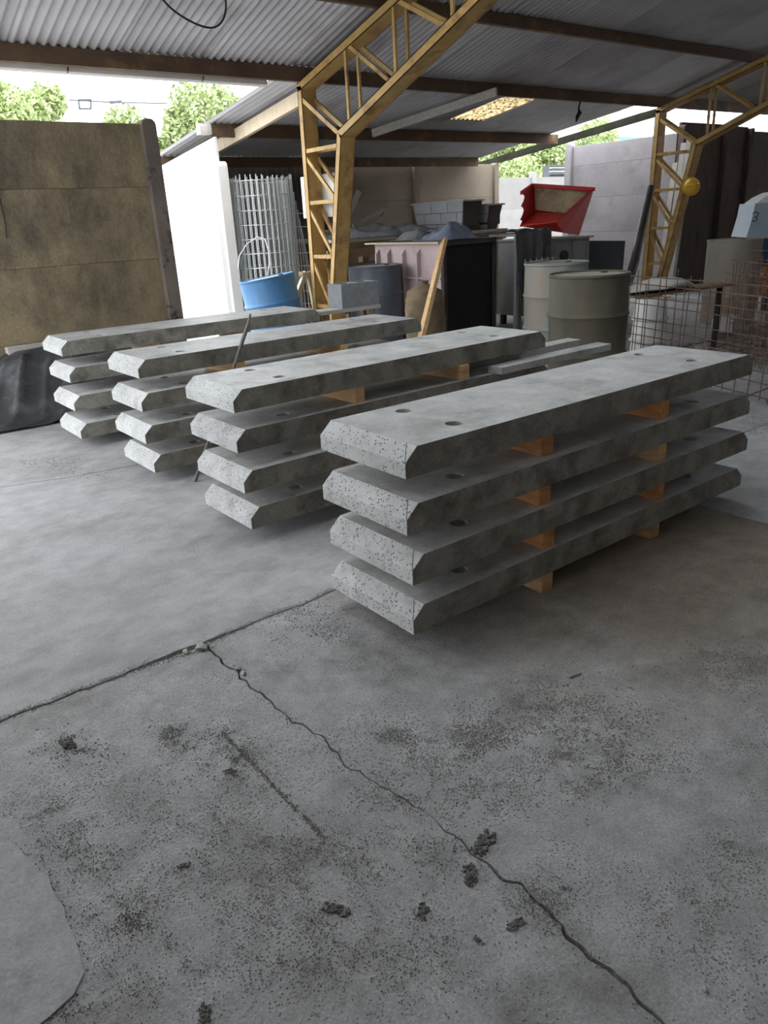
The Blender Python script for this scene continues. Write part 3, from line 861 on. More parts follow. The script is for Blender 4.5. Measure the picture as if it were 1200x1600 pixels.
for s in 'ABCD':
    for k in range(4):
        x, y, a = ST[s][k]
        z = G0 + k * (T_ + GAP)
        o = share('concrete_slab', me_slab, None, (x, y, z), (0, 0, a))
        bevel(o, .0025, 2)
        extra = {'A': 'big chamfered grey concrete slab with drilled holes', 'B': 'chamfered grey concrete slab', 'C': 'chamfered grey concrete slab', 'D': 'chamfered grey concrete slab'}[s]
        tag(o, f'{extra}, {LV[k]} in the {SN[s]}', 'concrete slab', f'concrete slabs of the {SN[s]}')
        if s == 'A': share('mould_line', me_fin, o)
        for q in (0, 1):
            h = GAP - .0005
            inset = .004 + .018 * random.random()
            lx = SPX[s][q] + random.uniform(-.008, .008)
            wd = .062 if s == 'A' else .055
            me_p = mesh_of('spacer', MB().box(-wd / 2, wd / 2, 0, W_ - .03, 0, h), M['pine_orange'] if (s == 'A' and not (k == 0 or (k == 2 and q))) else M['pine'])
            o2 = share('timber_spacer', me_p, None, (x + lx, y + inset, z - GAP), (0, 0, a))
            bevel(o2, .002, 1)
            tag(o2, f'pine spacer under the {LV[k]} slab of the {SN[s]}, ' + ('near end' if q == 0 else 'far end'), 'timber spacer', f'timber spacers in the {SN[s]}')

# two boards lying on the second stack and reaching past its end
zb = G0 + 2 * (T_ + GAP) + T_
for (u0, v0, u1, v1, wd, lab) in ((957, 537, 822, 566, .13, 'dark edged board sticking out beyond the second stack, nearer one'), (906, 530, 860, 540, .13, 'dark edged board sticking out beyond the second stack, farther one')):
    a_, b_ = P(u0, v0, z=zb + .04), P(u1, v1, z=zb + .04)
    yy = b_.y
    x0 = 2.95
    mb = MB().box(x0, a_.x, yy, yy + wd * .8, zb + .001, zb + .04)
    tag(bevel(obj('steel_board', mb, [M['slab']], origin=(x0, yy, zb)), .002, 1), lab, 'board', 'boards on the second stack')

# steel bar leaning on the third stack
tag(obj('steel_bar', MB().tube([(1.588, 3.875, .004), (1.85, 3.927, .42), (2.085, 3.979, .80), (2.115, 3.986, .862)], [.011, .011, .011, .005], 8), M['bar'], smooth=True), 'rusty steel bar leaning against the third stack of slabs', 'steel bar')

# small plank and cinder block at the end of the rearmost stack
zt = G0 + 3 * (T_ + GAP) + T_
pk = MB().box(2.95, 4.05, 5.30, 5.45, zt - .042, zt - .002)
a_, b_ = P(442, 499, d=6.05), P(596, 477, d=6.25)
zz = zt + .002
tb = thing('low_bench', 'rough plank bench carrying the cinder block beside the frame', 'bench', (3.75, 5.35, 0))
obj('plank', MB().box(3.42, 4.02, 5.24, 5.42, .63, .66), M['greyplank'], tb)
for x in (3.46, 3.93):
    for y in (5.27, 5.39): obj('leg', MB().box(x, x + .04, y - .02, y + .02, 0, .63), M['oldwood'], tb)
obj('rail', MB().box(3.44, 4.0, 5.375, 5.405, .50, .56), M['oldwood'], tb)


def cinder():
    mb = MB()
    l, d, h, t = .39, .19, .19, .03
    mb.box(0, l, 0, t, 0, h).box(0, l, d - t, d, 0, h)
    for x in (0, l / 2 - t / 2, l - t): mb.box(x, x + t, t, d - t, 0, h)
    return mb


ob = obj('cinder_block', cinder(), M['block'])
ob.location = (3.63, 5.245, .661); ob.rotation_euler = (0, 0, .03)
tag(ob, 'blue-grey hollow cinder block on the plank bench by the frame', 'cinder block')


# ================================================================== DRUMS
def drum(label, m, loc, r=.2925, h=.88, lid=None, rot=(0, 0, 0), dent=0, ribs=(.30, .60), open_top=False):
    t = local(thing('steel_drum', label, 'drum', loc, 'steel drums', rot=rot))
    prof = [(r * .985, 0), (r * 1.012, .004), (r * 1.012, .016), (r, .024)]
    z = .024
    for q in ribs:
        zc = q * h / .9
        prof += [(r, zc - .03), (r * 1.018, zc - .018), (r * 1.045, zc), (r * 1.018, zc + .018), (r, zc + .03)]
    prof += [(r, h - .03), (r, h - .022)]
    mb = MB()
    n = 56
    vs, fs = [], []
    for (a, b) in prof:
        for j in range(n):
            th = 2 * math.pi * j / n
            rr2 = a * (1 - dent * max(0, noise.noise(Vector((math.cos(th) * 2 + loc[0], math.sin(th) * 2, b * 4)))))
            vs.append((rr2 * math.cos(th), rr2 * math.sin(th), b))
    for i in range(len(prof) - 1):
        for j in range(n): fs.append((i * n + j, i * n + (j + 1) % n, (i + 1) * n + (j + 1) % n, (i + 1) * n + j))
    fs.append(tuple(range(n))[::-1])
    mb.add(vs, fs)
    obj('body', mb, m, t, smooth=True)
    obj('rim', MB().lathe([(r * .97, h - .026), (r * 1.0, h - .024), (r * 1.018, h - .018), (r * 1.018, h - .004), (r, h), (r * .975, h - .004), (r * .965, h - .02), (r * .97, h - .026)], n), m, t, smooth=True)
    ld = obj('lid', MB().lathe([(r * .972, h - .028), (r * .972, h - .016), (r * .93, h - .013), (r * .5, h - .012), (0, h - .012)], n), lid or M['lid_dust'], t, smooth=True)
    obj('bung', MB().lathe([(.028, h - .0125), (.028, h - .004), (.02, h - .002), (0, h - .002)], 16, c=(r * .6, 0, 0)), M['darksteel'], ld, smooth=True)
    return t


drum('olive dusty steel drum in front, beside the rebar mesh', M['drum_olive'], (4.83, 3.71, 0), dent=.05, ribs=(.36, .36 + .0001) if False else (.30, .595))
drum('faded teal steel drum with rust, behind the olive drum', M['drum_teal'], (5.79, 4.83, 0), dent=.10)
drum('dark grey steel drum behind the cinder block', M['drum_navy'], (5.10, 6.72, 0), r=.283)
drum('tilted blue steel drum before the roll of wire mesh', M['drum_blue'], (4.22, 7.28, .03), h=.80, rot=(-.085, -.105, .0), lid=M['white'])
drum('tall dusty brown drum beyond the rebar mesh', M['drum_rust'], (8.75, 4.72, 0), h=.92, ribs=(.30,))

# ================================================================== BOX MOULD, SACK, PLANKS
bxm = thing('box_mould', 'tall steel box mould with pink ribbed side and black end', 'mould', (5.83, 6.57, 0))
X0, X1, Y0, Y1, ZT = 5.44, 6.20, 6.02, 7.12, 1.10
obj('ribbed_side', MB().box(X0, X0 + .02, Y0 + .025, Y1, .02, ZT - .03), M['pink'], bxm)
obj('black_end', MB().box(X0 + .05, X1 - .03, Y0 + .004, Y0 + .024, .02, ZT - .06), M['black'], bxm)
obj('side', MB().box(X1 - .02, X1, Y0 + .025, Y1, .02, ZT - .03), M['pink'], bxm)
obj('end', MB().box(X0, X1, Y1, Y1 + .02, .02, ZT - .03), M['pink'], bxm)
obj('end_frame', MB().box(X0, X0 + .045, Y0 - .02, Y0 + .02, 0, ZT - .02).box(X1 - .03, X1, Y0 - .02, Y0 + .02, 0, ZT - .02).box(X0 + .045, X1 - .03, Y0 - .02, Y0 + .02, ZT - .055, ZT - .02), M['darksteel'], bxm)
for y in (6.36, 6.60, 6.86, 7.06): obj('rib', MB().poly([(X0 - .05, y, .4), (X0 - .05, y, ZT - .13), (X0 - .002, y, ZT - .08), (X0 - .002, y, .36)], (0, .02, 0)), M['pink'], bxm)
obj('rail', MB().box(X0 - .035, X0 - .002, Y0, Y1, .72, .735), M['pink'], bxm)
obj('top_flange', MB().box(X0 - .07, X0 + .05, Y0 - .02, Y1 + .12, ZT - .028, ZT - .012), M['paleplank'], bxm)
obj('cover_board', MB().box(X0 + .05, X1 + .02, Y0 - .01, Y1 + .02, ZT - .028, ZT - .008), M['darksteel'], bxm)

# hessian sack with a tied neck
c = P(651, 520, d=6.55)
sx, sy = 4.93, 5.72
mb = MB()


def sackfn(a, b):
    th = a * 2 * math.pi
    prof_ = [(0, .02), (.85, .0), (1.0, .10), (1.03, .35), (1.04, .6), (1.0, .78), (.85, .88), (.55, .93), (.30, .955), (.20, .965), (.26, 1.0), (.04, .985)]
    q = b * (len(prof_) - 1); i = min(int(q), len(prof_) - 2); f2 = q - i
    rr3 = prof_[i][0] * (1 - f2) + prof_[i + 1][0] * f2; z3 = prof_[i][1] * (1 - f2) + prof_[i + 1][1] * f2
    k = 1 + .10 * fbm(math.cos(th) * 1.6, math.sin(th) * 1.6, z3 * 3.2) + .02 * math.sin(z3 * 60)
    return (sx + .19 * rr3 * k * math.cos(th), sy + .175 * rr3 * k * math.sin(th), z3 * .76)


mb.grid(sackfn, 40, 44)
tag(obj('burlap_sack', mb, M['burlap'], smooth=True, fix=True, origin=(sx, sy, 0)), 'full brown burlap sack with tied neck before the box mould', 'sack')
a_, b_ = Vector((5.375, 5.93, 1.07)), P(655, 533, d=6.3)
b_ = Vector((4.66, 5.36, .36)) if False else b_
dirp = (b_ - a_)
foot = a_ + dirp * (a_.z / (a_.z - b_.z))
tag(obj('leaning_plank', MB().bar(a_ + Vector((0, -.02, .03)), foot + Vector((0, -.02, .006)), .075, .035, up=(1, .3, 0)), M['pine']), 'fresh pine plank leaning on the corner of the box mould', 'plank')

# timber frame and pallets behind the first frame
fr = thing('trestle', 'pale timber trestle standing behind the first frame', 'trestle', (4.60, 7.75, 0))
for y, dx in ((7.66, 0), (7.86, .02)):
    pa, pb = P(478, 425, y=y), P(447, 505, y=y)
    fo = pa + (pb - pa) * (pa.z / (pa.z - pb.z))
    obj('leg', MB().bar(pa, fo, .05, .05), M['paleplank'], fr)
    obj('leg', MB().bar(pa + Vector((.03, 0, 0)), Vector((pa.x + .14, y, .0)), .05, .05), M['paleplank'], fr)
obj('crossbar', MB().bar(P(470, 428, y=7.63), P(470, 428, y=7.89), .05, .05), M['paleplank'], fr)
obj('crossbar', MB().bar(P(452, 490, y=7.6), P(476, 488, y=7.6) + Vector((.1, 0, 0)), .03, .09), M['paleplank'], fr)


def pallet(label, loc, rot, n=6):
    t = local(thing('pallet', label, 'pallet', loc, 'timber pallets', rot=rot))
    for k in range(n): obj('board', MB().box(0, 1.1, k * 1.0 / (n - 1) * .92, k * 1.0 / (n - 1) * .92 + .09, .10, .122), M['oldwood'], t)
    for k in range(3): obj('bearer', MB().box(k * .5, k * .5 + .09, 0, 1.01, .022, .10), M['oldwood'], t)
    for k in range(3): obj('bottom_board', MB().box(0, 1.1, k * .46, k * .46 + .09, 0, .022), M['paleplank'], t)
    return t


pallet('dark timber pallet standing on edge behind the dark grey drum', (4.95, 7.46, .02), (math.radians(88), 0, math.radians(1)), 7)
pallet('timber pallet lying flat beneath the grey tarp table', (5.55, 7.72, .0), (0, 0, 0), 6)

# ================================================================== TABLE WITH TARPS AND PLANTERS
tbl = thing('work_table', 'long rough work table heaped with tarps behind the box mould', 'table', (7.0, 8.1, 0))
TX0, TX1, TY0, TY1, TZ = 5.35, 8.1, 7.62, 8.75, 1.13
for k in range(5):
    y = TY0 + k * (TY1 - TY0) / 5
    obj('board', MB().box(TX0, TX1, y, y + (TY1 - TY0) / 5 - .006, TZ - .035, TZ), M['greyplank'], tbl)
for x in (TX0 + .05, 6.7, TX1 - .12):
    for y in (TY0 + .05, TY1 - .12): obj('leg', MB().box(x, x + .08, y, y + .08, 0, TZ - .035), M['oldwood'], tbl)
obj('rail', MB().box(TX0, TX1, TY0 + .02, TY0 + .05, TZ - .13, TZ - .036), M['oldwood'], tbl)
obj('rail', MB().box(TX0, TX1, TY1 - .05, TY1 - .02, TZ - .13, TZ - .036), M['oldwood'], tbl)


def heap(x0, x1, y0, y1, z, h, seed, nu=40, nv=26, edge=.22):
    def fn(a, b):
        x, y = x0 + (x1 - x0) * a, y0 + (y1 - y0) * b
        m_ = min(1, min(a, 1 - a) / edge) * min(1, min(b, 1 - b) / edge)
        m_ = m_ * m_ * (3 - 2 * m_)
        f2 = .55 + .55 * fbm(x * 3.2 + seed, y * 3.2, seed) + .28 * abs(noise.noise(Vector((x * 9 + seed, y * 5, 1))))
        wob = .06 * noise.noise(Vector((x * 3, y * 3, seed)))
        return (x + wob * (1 - m_), y + wob * (1 - m_), z + .004 + h * m_ * max(.08, f2))
    return MB().grid(fn, nu, nv)


def cloth(name, label, cat, m, *a, **k):
    o = obj(name, heap(*a, **k), m, smooth=True, fix=False)
    so = o.modifiers.new('thick', 'SOLIDIFY'); so.thickness = .006; so.offset = 1
    return tag(o, label, cat)


cloth('grey_tarp', 'crumpled grey tarp spread along the work table', 'tarp', M['tarp_grey'], 5.4, 7.3, 7.64, 8.7, TZ, .13, 3.1)
cloth('blue_cloth', 'heap of blue-grey cloth on top of the box mould', 'cloth', M['cloth_blue'], 5.50, 6.02, 6.02, 6.55, ZT - .008, .17, 8.4)
cloth('slate_tarp', 'slate coloured tarp lying on the box mould behind the cloth', 'tarp', M['tarp_grey'], 5.62, 6.18, 6.60, 7.1, ZT - .008, .15, 1.7)
# black tarp hanging over a stand
dk = thing('side_stand', 'narrow dark stand draped with the black tarp', 'stand', (6.75, 6.05, 0))
for x in (6.50, 6.93):
    for y in (5.98, 6.32): obj('leg', MB().box(x, x + .04, y, y + .04, 0, 1.08), M['machine'], dk)
obj('shelf', MB().box(6.48, 6.99, 5.96, 6.38, 1.08, 1.11), M['machine'], dk)


def drape(a, b):
    # a along x, b from back over the front edge and down
    x = 6.44 + .58 * a
    n3 = noise.noise(Vector((a * 7, b * 3, 4.0)))
    if b < .45:
        return (x, 6.40 - .46 * b / .45, 1.118 + .05 * abs(noise.noise(Vector((a * 5, b * 6, 1)))) + .01)
    q = (b - .45) / .55
    ln = .40 + .22 * math.sin(a * 3.0 + .5) + .10 * math.sin(a * 9)
    return (x + .02 * n3, 5.935 - .03 * math.sin(a * 22) * q - .02 * q, 1.12 - ln * q)


o = obj('black_tarp', MB().grid(drape, 34, 24), M['tarp'], smooth=True, fix=False)
so = o.modifiers.new('thick', 'SOLIDIFY'); so.thickness = .005; so.offset = 1
tag(o, 'black plastic tarp hanging over the dark stand beside the mould', 'tarp')


# planters with a block pattern
def planter(label, x, y0, y1, z0, z1, dpt, spread=.07):
    t = thing('planter', label, 'planter', (x, y0, z0), 'block-patterned grey planters')
    lo_ = [(x + spread * .6, y0 + spread), (x + dpt - spread * .6, y0 + spread), (x + dpt - spread * .6, y1 - spread), (x + spread * .6, y1 - spread)]
    hi_ = [(x, y0), (x + dpt, y0), (x + dpt, y1), (x, y1)]

    def at(q, w_):
        i = q
        return Vector((lo_[i][0] + (hi_[i][0] - lo_[i][0]) * w_, lo_[i][1] + (hi_[i][1] - lo_[i][1]) * w_, z0 + (z1 - z0) * w_))
    mb_ = MB()
    ins = .02
    pts_ = [at(i, 0) for i in range(4)] + [at(i, 1) for i in range(4)]
    cx_ = Vector((x + dpt / 2, (y0 + y1) / 2, 0))
    inn = [Vector((cx_.x + (p.x - cx_.x) * .86, cx_.y + (p.y - cx_.y) * .93, p.z)) for p in pts_[4:]]
    bot = [Vector((p.x, p.y, z0 + .06)) for p in inn]
    mb_.add(pts_ + inn + bot, [(3, 2, 1, 0), (0, 1, 5, 4), (1, 2, 6, 5), (2, 3, 7, 6), (3, 0, 4, 7), (4, 5, 9, 8), (5, 6, 10, 9), (6, 7, 11, 10), (7, 4, 8, 11), (8, 9, 13, 12), (9, 10, 14, 13), (10, 11, 15, 14), (11, 8, 12, 15), (12, 13, 14, 15)])
    obj('tub', mb_, M['planter_dark'], t)
    obj('rim', MB().bar(at(0, 1) + Vector((-.01, -.02, 0)), at(3, 1) + Vector((-.01, .02, 0)), .03, .02).bar(at(0, 1) + Vector((-.02, -.01, 0)), at(1, 1) + Vector((.02, -.01, 0)), .03, .02), M['planter'], t)
    # rows of blocks on the long face (x side, edges 0-3)
    for r_, (w0, w1) in enumerate(((.02, .24), (.26, .62), (.64, .97))):
        cuts = [0, .12, .45, .80, 1] if r_ % 2 else [0, .3, .63, 1]
        if r_ == 0: cuts = [0, .2, .55, .85, 1]
        for c0, c1 in zip(cuts, cuts[1:]):
            g = .006
            q = [at(0, w0).lerp(at(3, w0), c0 + g), at(0, w0).lerp(at(3, w0), c1 - g), at(0, w1).lerp(at(3, w1), c1 - g), at(0, w1).lerp(at(3, w1), c0 + g)]
            obj('block', MB().poly(q, (-.012, 0, 0)), M['planter'], t)
    return t


planter('long grey planter patterned like stone blocks, on the work table', 7.30, 7.64, 8.66, TZ + .002, 1.50, .34)
planter('second grey planter half hidden behind the first', 7.78, 7.66, 8.55, TZ + .002, 1.44, .26)

# pale offcut beams leaning behind the table
for i, (u0, v0, u1, v1, y, th, lab) in enumerate([(561, 299, 545, 335, 8.95, .06, 'pale bent offcut beam leaning highest behind the table'), (602, 326, 560, 348, 8.95, .05, 'pale straight offcut beam lying low behind the table'), (603, 328, 590, 350, 9.0, .03, 'thin pale strip propped beside the low offcut beam')]):
    a_, b_ = P(u0, v0, y=y), P(u1, v1, y=y)
    b2 = a_ + (b_ - a_) * ((a_.z - .0) / (a_.z - b_.z)) if False else b_
    # stands on a rail fixed to the back of the table
    f_ = Vector((b_.x - (a_.x - b_.x) * .2, y, b_.z - (a_.z - b_.z) * .2))
    tag(obj('offcut_beam', MB().bar(a_, f_, th, .05, up=(0, 1, 0)), M['concrete_post']), lab, 'beam', 'offcut beams behind the table')
rk = thing('low_rack', 'low dark rack behind the work table holding offcut beams', 'rack', (6.6, 9.0, 0))
obj('shelf', MB().box(6.0, 7.8, 8.85, 9.12, .98, 1.02), M['oldwood'], rk)
for x in (6.05, 7.7):
    for y in (8.87, 9.06): obj('leg', MB().box(x, x + .05, y, y + .05, 0, .98), M['oldwood'], rk)
obj('pipe_rail', MB().tube([(5.9, 8.84, 1.22), (8.2, 8.84, 1.20)], .014, 8), M['wire'], rk)
obj('upright', MB().box(6.02, 6.05, 8.82, 8.86, 0, 1.24).box(7.95, 7.98, 8.82, 8.86, 0, 1.24), M['oldwood'], rk)

# ================================================================== RED SKIP ON THE GREY MACHINE
mc_ = thing('grey_machine', 'grey steel machine cabinet carrying the red skip', 'machine', (7.8, 6.6, 0))
MX0, MX1, MY0, MY1 = 7.22, 7.92, 6.12, 6.95
MZ = 1.02
obj('body', MB().box(MX0, MX1, MY0, MY1, .12, MZ - .02), M['machine'], mc_)
obj('top_plate', MB().box(MX0 - .05, MX1 + .05, MY0 - .04, MY1 + .04, MZ - .02, MZ), M['machine'], mc_)
obj('corner_trim', MB().box(MX0 - .008, MX0 + .03, MY0 - .012, MY0, .12, MZ - .02).box(MX0 + .40, MX0 + .43, MY0 - .012, MY0, .12, MZ - .02).box(MX1 - .03, MX1, MY0 - .012, MY0, .12, MZ - .02), M['machine'], mc_)
cc = Vector((MX0 + .24, MY0 - .003, .82))
obj('port', MB().add([(cc.x + .07 * math.cos(k * .3927), cc.y, cc.z + .06 * math.sin(k * .3927)) for k in range(16)] + [(cc.x + .07 * math.cos(k * .3927), cc.y - .02, cc.z + .06 * math.sin(k * .3927)) for k in range(16)], [tuple(range(16, 32))] + [(k, (k + 1) % 16, 16 + (k + 1) % 16, 16 + k) for k in range(16)]), M['darksteel'], mc_)
for x in (MX0 + .02, MX1 - .08):
    for y in (MY0 + .02, MY1 - .08): obj('foot', MB().box(x, x + .06, y, y + .06, 0, .12), M['darksteel'], mc_)

skip = thing('red_skip', 'bright red tipping skip with mortar-crusted inside on the grey machine', 'skip', (7.9, 6.5, MZ))
K = {k: P(u, v, d=d) for k, (u, v, d) in dict(BL=(832, 288, 9.62), BR=(928, 294, 9.42), L=(869, 345, 8.98), B=(905, 366, 9.28), B2=(880, 361, 9.05), FL=(812, 352, 9.25), FT=(815, 300, 9.32), BB=(836, 352, 9.62), M0=(836, 328, 9.60), M1=(917, 331, 9.36)).items()}
dz = MZ + .004 - min(K['B'].z, K['B2'].z)
for k in K: K[k] = K[k] + Vector((0, 0, dz))
K['M0'] = K['BL'].lerp(K['BB'], .62)
K['M1'] = K['BR'].lerp(K['B'], .52)
cen = sum(K.values(), Vector()) / len(K)


def plate(name, keys, m_, t_=.012, pts_=None):
    q = pts_ or [K[k] for k in keys]
    n_ = (q[1] - q[0]).cross(q[2] - q[0]).normalized()
    if n_.dot(cen - q[0]) < 0: n_ = -n_
    return obj(name, MB().poly(q, n_ * t_), m_, skip)


plate('end_plate', ('L', 'BR', 'B', 'B2'), M['red'])
back_at = lambda a, b: K['BL'].lerp(K['BR'], a).lerp(K['BB'].lerp(K['B'], a), b)
o = obj('back_plate', MB().grid(back_at, 10, 8), M['red'], skip, smooth=True, fix=False)
o.modifiers.new('thick', 'SOLIDIFY').thickness = .008
q = [K['BL'].lerp(K['FT'], .0), K['FT']]
edge = [K['FT'].lerp(K['FL'], t) + (K['BL'] - K['FT']) * (.28 * abs(math.sin(t * math.pi * 2.5))) for t in (.1, .2, .3, .4, .5, .6, .7, .8, .9)]
plate('end_plate', None, M['red'], .012, [K['BL'], K['FT']] + edge + [K['FL'], K['BB']])
plate('front_plate', ('FL', 'L', 'B2', 'B', 'BB'), M['red'], .01)
o = obj('sloped_floor', MB().grid(lambda a, b: K['FL'].lerp(K['L'], a).lerp(K['M0'].lerp(K['M1'], a), b), 10, 8), M['red'], skip, smooth=True, fix=False)
o.modifiers.new('thick', 'SOLIDIFY').thickness = .008
sh = (K['BR'] - K['BL']).cross(K['BB'] - K['BL']).normalized() * .022
if sh.dot(CF) > 0: sh = -sh
o = obj('mortar_lining', MB().grid(lambda a, b: back_at(.03 + .94 * a, .08 + .53 * b) + sh, 10, 8), M['red_dusty'], skip, smooth=True, fix=False)
o.modifiers.new('thick', 'SOLIDIFY').thickness = .006
obj('rim', MB().bar(K['BL'] + (K['BL'] - K['BR']) * .01, K['BR'] + (K['BR'] - K['BL']) * .02, .05, .045).bar(K['L'], K['BR'], .02, .02).bar(K['FT'], K['BL'], .035, .04), M['red'], skip)

tag(obj('slate_sheet', MB().poly([(8.12, 6.3, 0), (8.62, 6.12, 0), (8.66, 6.12, .92), (8.16, 6.30, .95)], (.02, .03, 0)), M['slate'], origin=(8.4, 6.2, 0)), 'dark slate metal sheet standing against the grey machine side', 'metal sheet')

# wire scraps and rubble between the mould and the drums
wp = MB()
for k in range(6): wp.tube([(6.42 + k * .09, 5.74 + .01 * k, .0), (6.44 + k * .09, 5.80, .85)], .004, 5)
for k in range(6): wp.tube([(6.38, 5.755, .12 + k * .14), (6.95, 5.79, .14 + k * .14)], .004, 5)
tag(obj('wire_offcut', wp, M['wire']), 'small wire mesh offcut standing between the box mould and the drums', 'wire mesh')
for i in range(14):
    rb = random.Random(i + 40)
    c = Vector((6.36 + (i % 5) * .19, 5.10 + (i // 5) * .21, 0))
    r = rb.uniform(.05, .085)
    mb = MB(); rock(mb, (c.x, c.y, r * .40), r, i + 70)
    tag(obj('rubble_stone', mb, M['concrete_post'] if i % 2 else M['clump'], origin=(c.x, c.y, 0)), 'broken concrete lump in the rubble between box mould and drums', 'rubble', 'rubble lumps between the mould and the drums')

# ================================================================== WIRE MESH ROLL AND BOARD
roll = thing('wire_roll', 'standing roll of galvanised welded wire mesh beneath the lean-to', 'wire mesh', (4.86, 8.6, 0))
RC = P(423, 470, d=9.45); RC.z = 0
for li, (rr4, n4, h4, ph, s4) in enumerate(((.385, 38, 1.86, 0, 1), (.34, 34, 1.84, .1, 1), (.29, 26, 1.85, .25, 1))):
    mb = MB()
    for k in range(n4):
        a = ph + 2 * math.pi * k / n4
        lean_ = 1.0 + .02 * math.sin(k * 2.1)
        mb.tube([(RC.x + rr4 * math.cos(a) * 1.04, RC.y + rr4 * math.sin(a) * 1.04, .0), (RC.x + rr4 * lean_ * math.cos(a), RC.y + rr4 * lean_ * math.sin(a), h4 + random.uniform(-.02, .03))], .0065, 5)
    for k in range(12):
        z = .06 + k * .16
        pr_ = [(RC.x + rr4 * math.cos(a) * 1.02, RC.y + rr4 * math.sin(a) * 1.02, z + .003 * math.sin(a * 2 + k)) for a in [2 * math.pi * q / 28 for q in range(29)]]
        mb.tube(pr_, .0036, 5, cap=False)
    obj('mesh_turn', mb, M['wire'], roll, fix=False)
# loose outer end of the roll, flaring
mb = MB()
e0 = RC + Vector((.26, -.26, 0))
for k in range(5):
    b_ = P(470 + k * 2.2, 478, d=9.25); b_.z = 0
    p1 = P(459 + k * 3.0, 300 + k * 14, d=9.3)
    mb.tube([b_ + Vector((.03 * k, -.03 * k, 0)), p1], .005, 5)
for k in range(10):
    z = .1 + k * .15
    mb.tube([e0 + Vector((-.05, .05, z)), e0 + Vector((.22, -.12, z - .01))], .004, 5)
obj('loose_end', mb, M['wire'], roll, fix=False)
# curl of loose wire
pts = [P(u, v, d=8.55) for u, v in ((372, 420), (374, 400), (385, 382), (402, 370), (414, 374), (420, 392), (421, 412))]
tag(obj('wire_curl', MB().tube(pts + [pts[-1] + Vector((0, .06, -.12))], .006, 6), M['wire'], smooth=True), 'curled length of wire hooked on the front of the mesh roll', 'wire')

sb = thing('white_board', 'blank white board fixed behind the first frame', 'board', (4.72, 7.0, 1.3))
a_, b_ = P(470, 277, x=4.735), P(530, 338, x=4.735)
obj('sheet', MB().box(4.73, 4.742, b_.y, a_.y, 1.38, 1.79), M['white'], sb)
obj('batten', MB().box(4.742, 4.76, b_.y + .05, a_.y - .05, 1.56, 1.60), M['paleplank'], sb)

# ================================================================== RIGHT SIDE: PIPE, PAILS, BAG, REBAR, HELMET, MIXER
a_, b_ = P(1014, 306, d=9.9), P(979, 440, d=9.0)
f_ = a_ + (b_ - a_) * (a_.z / (a_.z - b_.z))
mid_ = a_.lerp(f_, .5) + Vector((.05, 0, -.03))
tag(obj('leaning_pipe', MB().tube([f_ + Vector((0, 0, .01)), mid_, a_, a_ + (a_ - mid_) * .12], .055, 14), M['pipe'], smooth=True), 'thick dark pipe leaning toward the second frame', 'pipe')


def pail(mb, c, r0, r1, h):
    return mb.lathe([(r0, 0), (r0 * 1.02, .01), (r0 * .99, .03)] + [(r0 + (r1 - r0) * t, h * t) for t in (.2, .5, .8)] + [(r1, h - .01), (r1 * .97, h), (0, h)], 32, c=c)


pb_ = Vector((6.05, 3.97, 0))
for k, lab in enumerate(('white plastic pail upside down on the floor, lowest of three', 'white plastic pail in the middle of the upturned stack', 'white plastic pail on top of the upturned stack')):
    t = thing('plastic_pail', lab, 'pail', (pb_.x, pb_.y, k * .19), 'upturned white pails')
    z = k * .19
    obj('bucket', pail(MB(), (pb_.x, pb_.y, z), .165 - k * .010, .150 - k * .010, .186), M['pail'], t, smooth=True)
    obj('rim', MB().lathe([(.168 - k * .010, .006), (.178 - k * .01, .008), (.178 - k * .01, .026), (.167 - k * .01, .030), (.1675 - k * .01, .006)], 32, c=(pb_.x, pb_.y, z)), M['pail'], t, smooth=True)
# board over the pails with a limp white bag on it
tb2 = thing('resting_board', 'dark board lying across the pails below the white bag', 'board', (6.2, 4.0, .57))
obj('plank', MB().bar((5.92, 4.16, .585), (7.15, 3.86, .60), .26, .022), M['oldwood'], tb2)
obj('batten', MB().box(6.99, 7.03, 3.86, 3.90, 0, .585), M['darksteel'], tb2)


def bagfn(a, b):
    th_ = b * 2 * math.pi
    ln = a
    x_ = 5.86 + .78 * ln
    y_ = 4.17 - .19 * ln
    w_ = .17 * (math.sin(math.pi * min(1, max(0, ln * .96 + .02))) ** .35)
    hgt = (.018 + .012 * math.sin(ln * 3.1) + .03 * max(0, math.sin((ln - .40) * 5.0))) * (math.sin(math.pi * min(1, max(0, ln * .96 + .02))) ** .4)
    n_ = 1 + .15 * noise.noise(Vector((ln * 5, th_, 2)))
    return (x_, y_ + w_ * math.cos(th_) * n_, .611 + hgt + hgt * math.sin(th_) * n_ * .98)


tag(obj('white_bag', MB().grid(bagfn, 30, 20), M['bag'], smooth=True, origin=(6.2, 4.05, .6)), 'limp white bag lying on the board above the pails', 'bag')


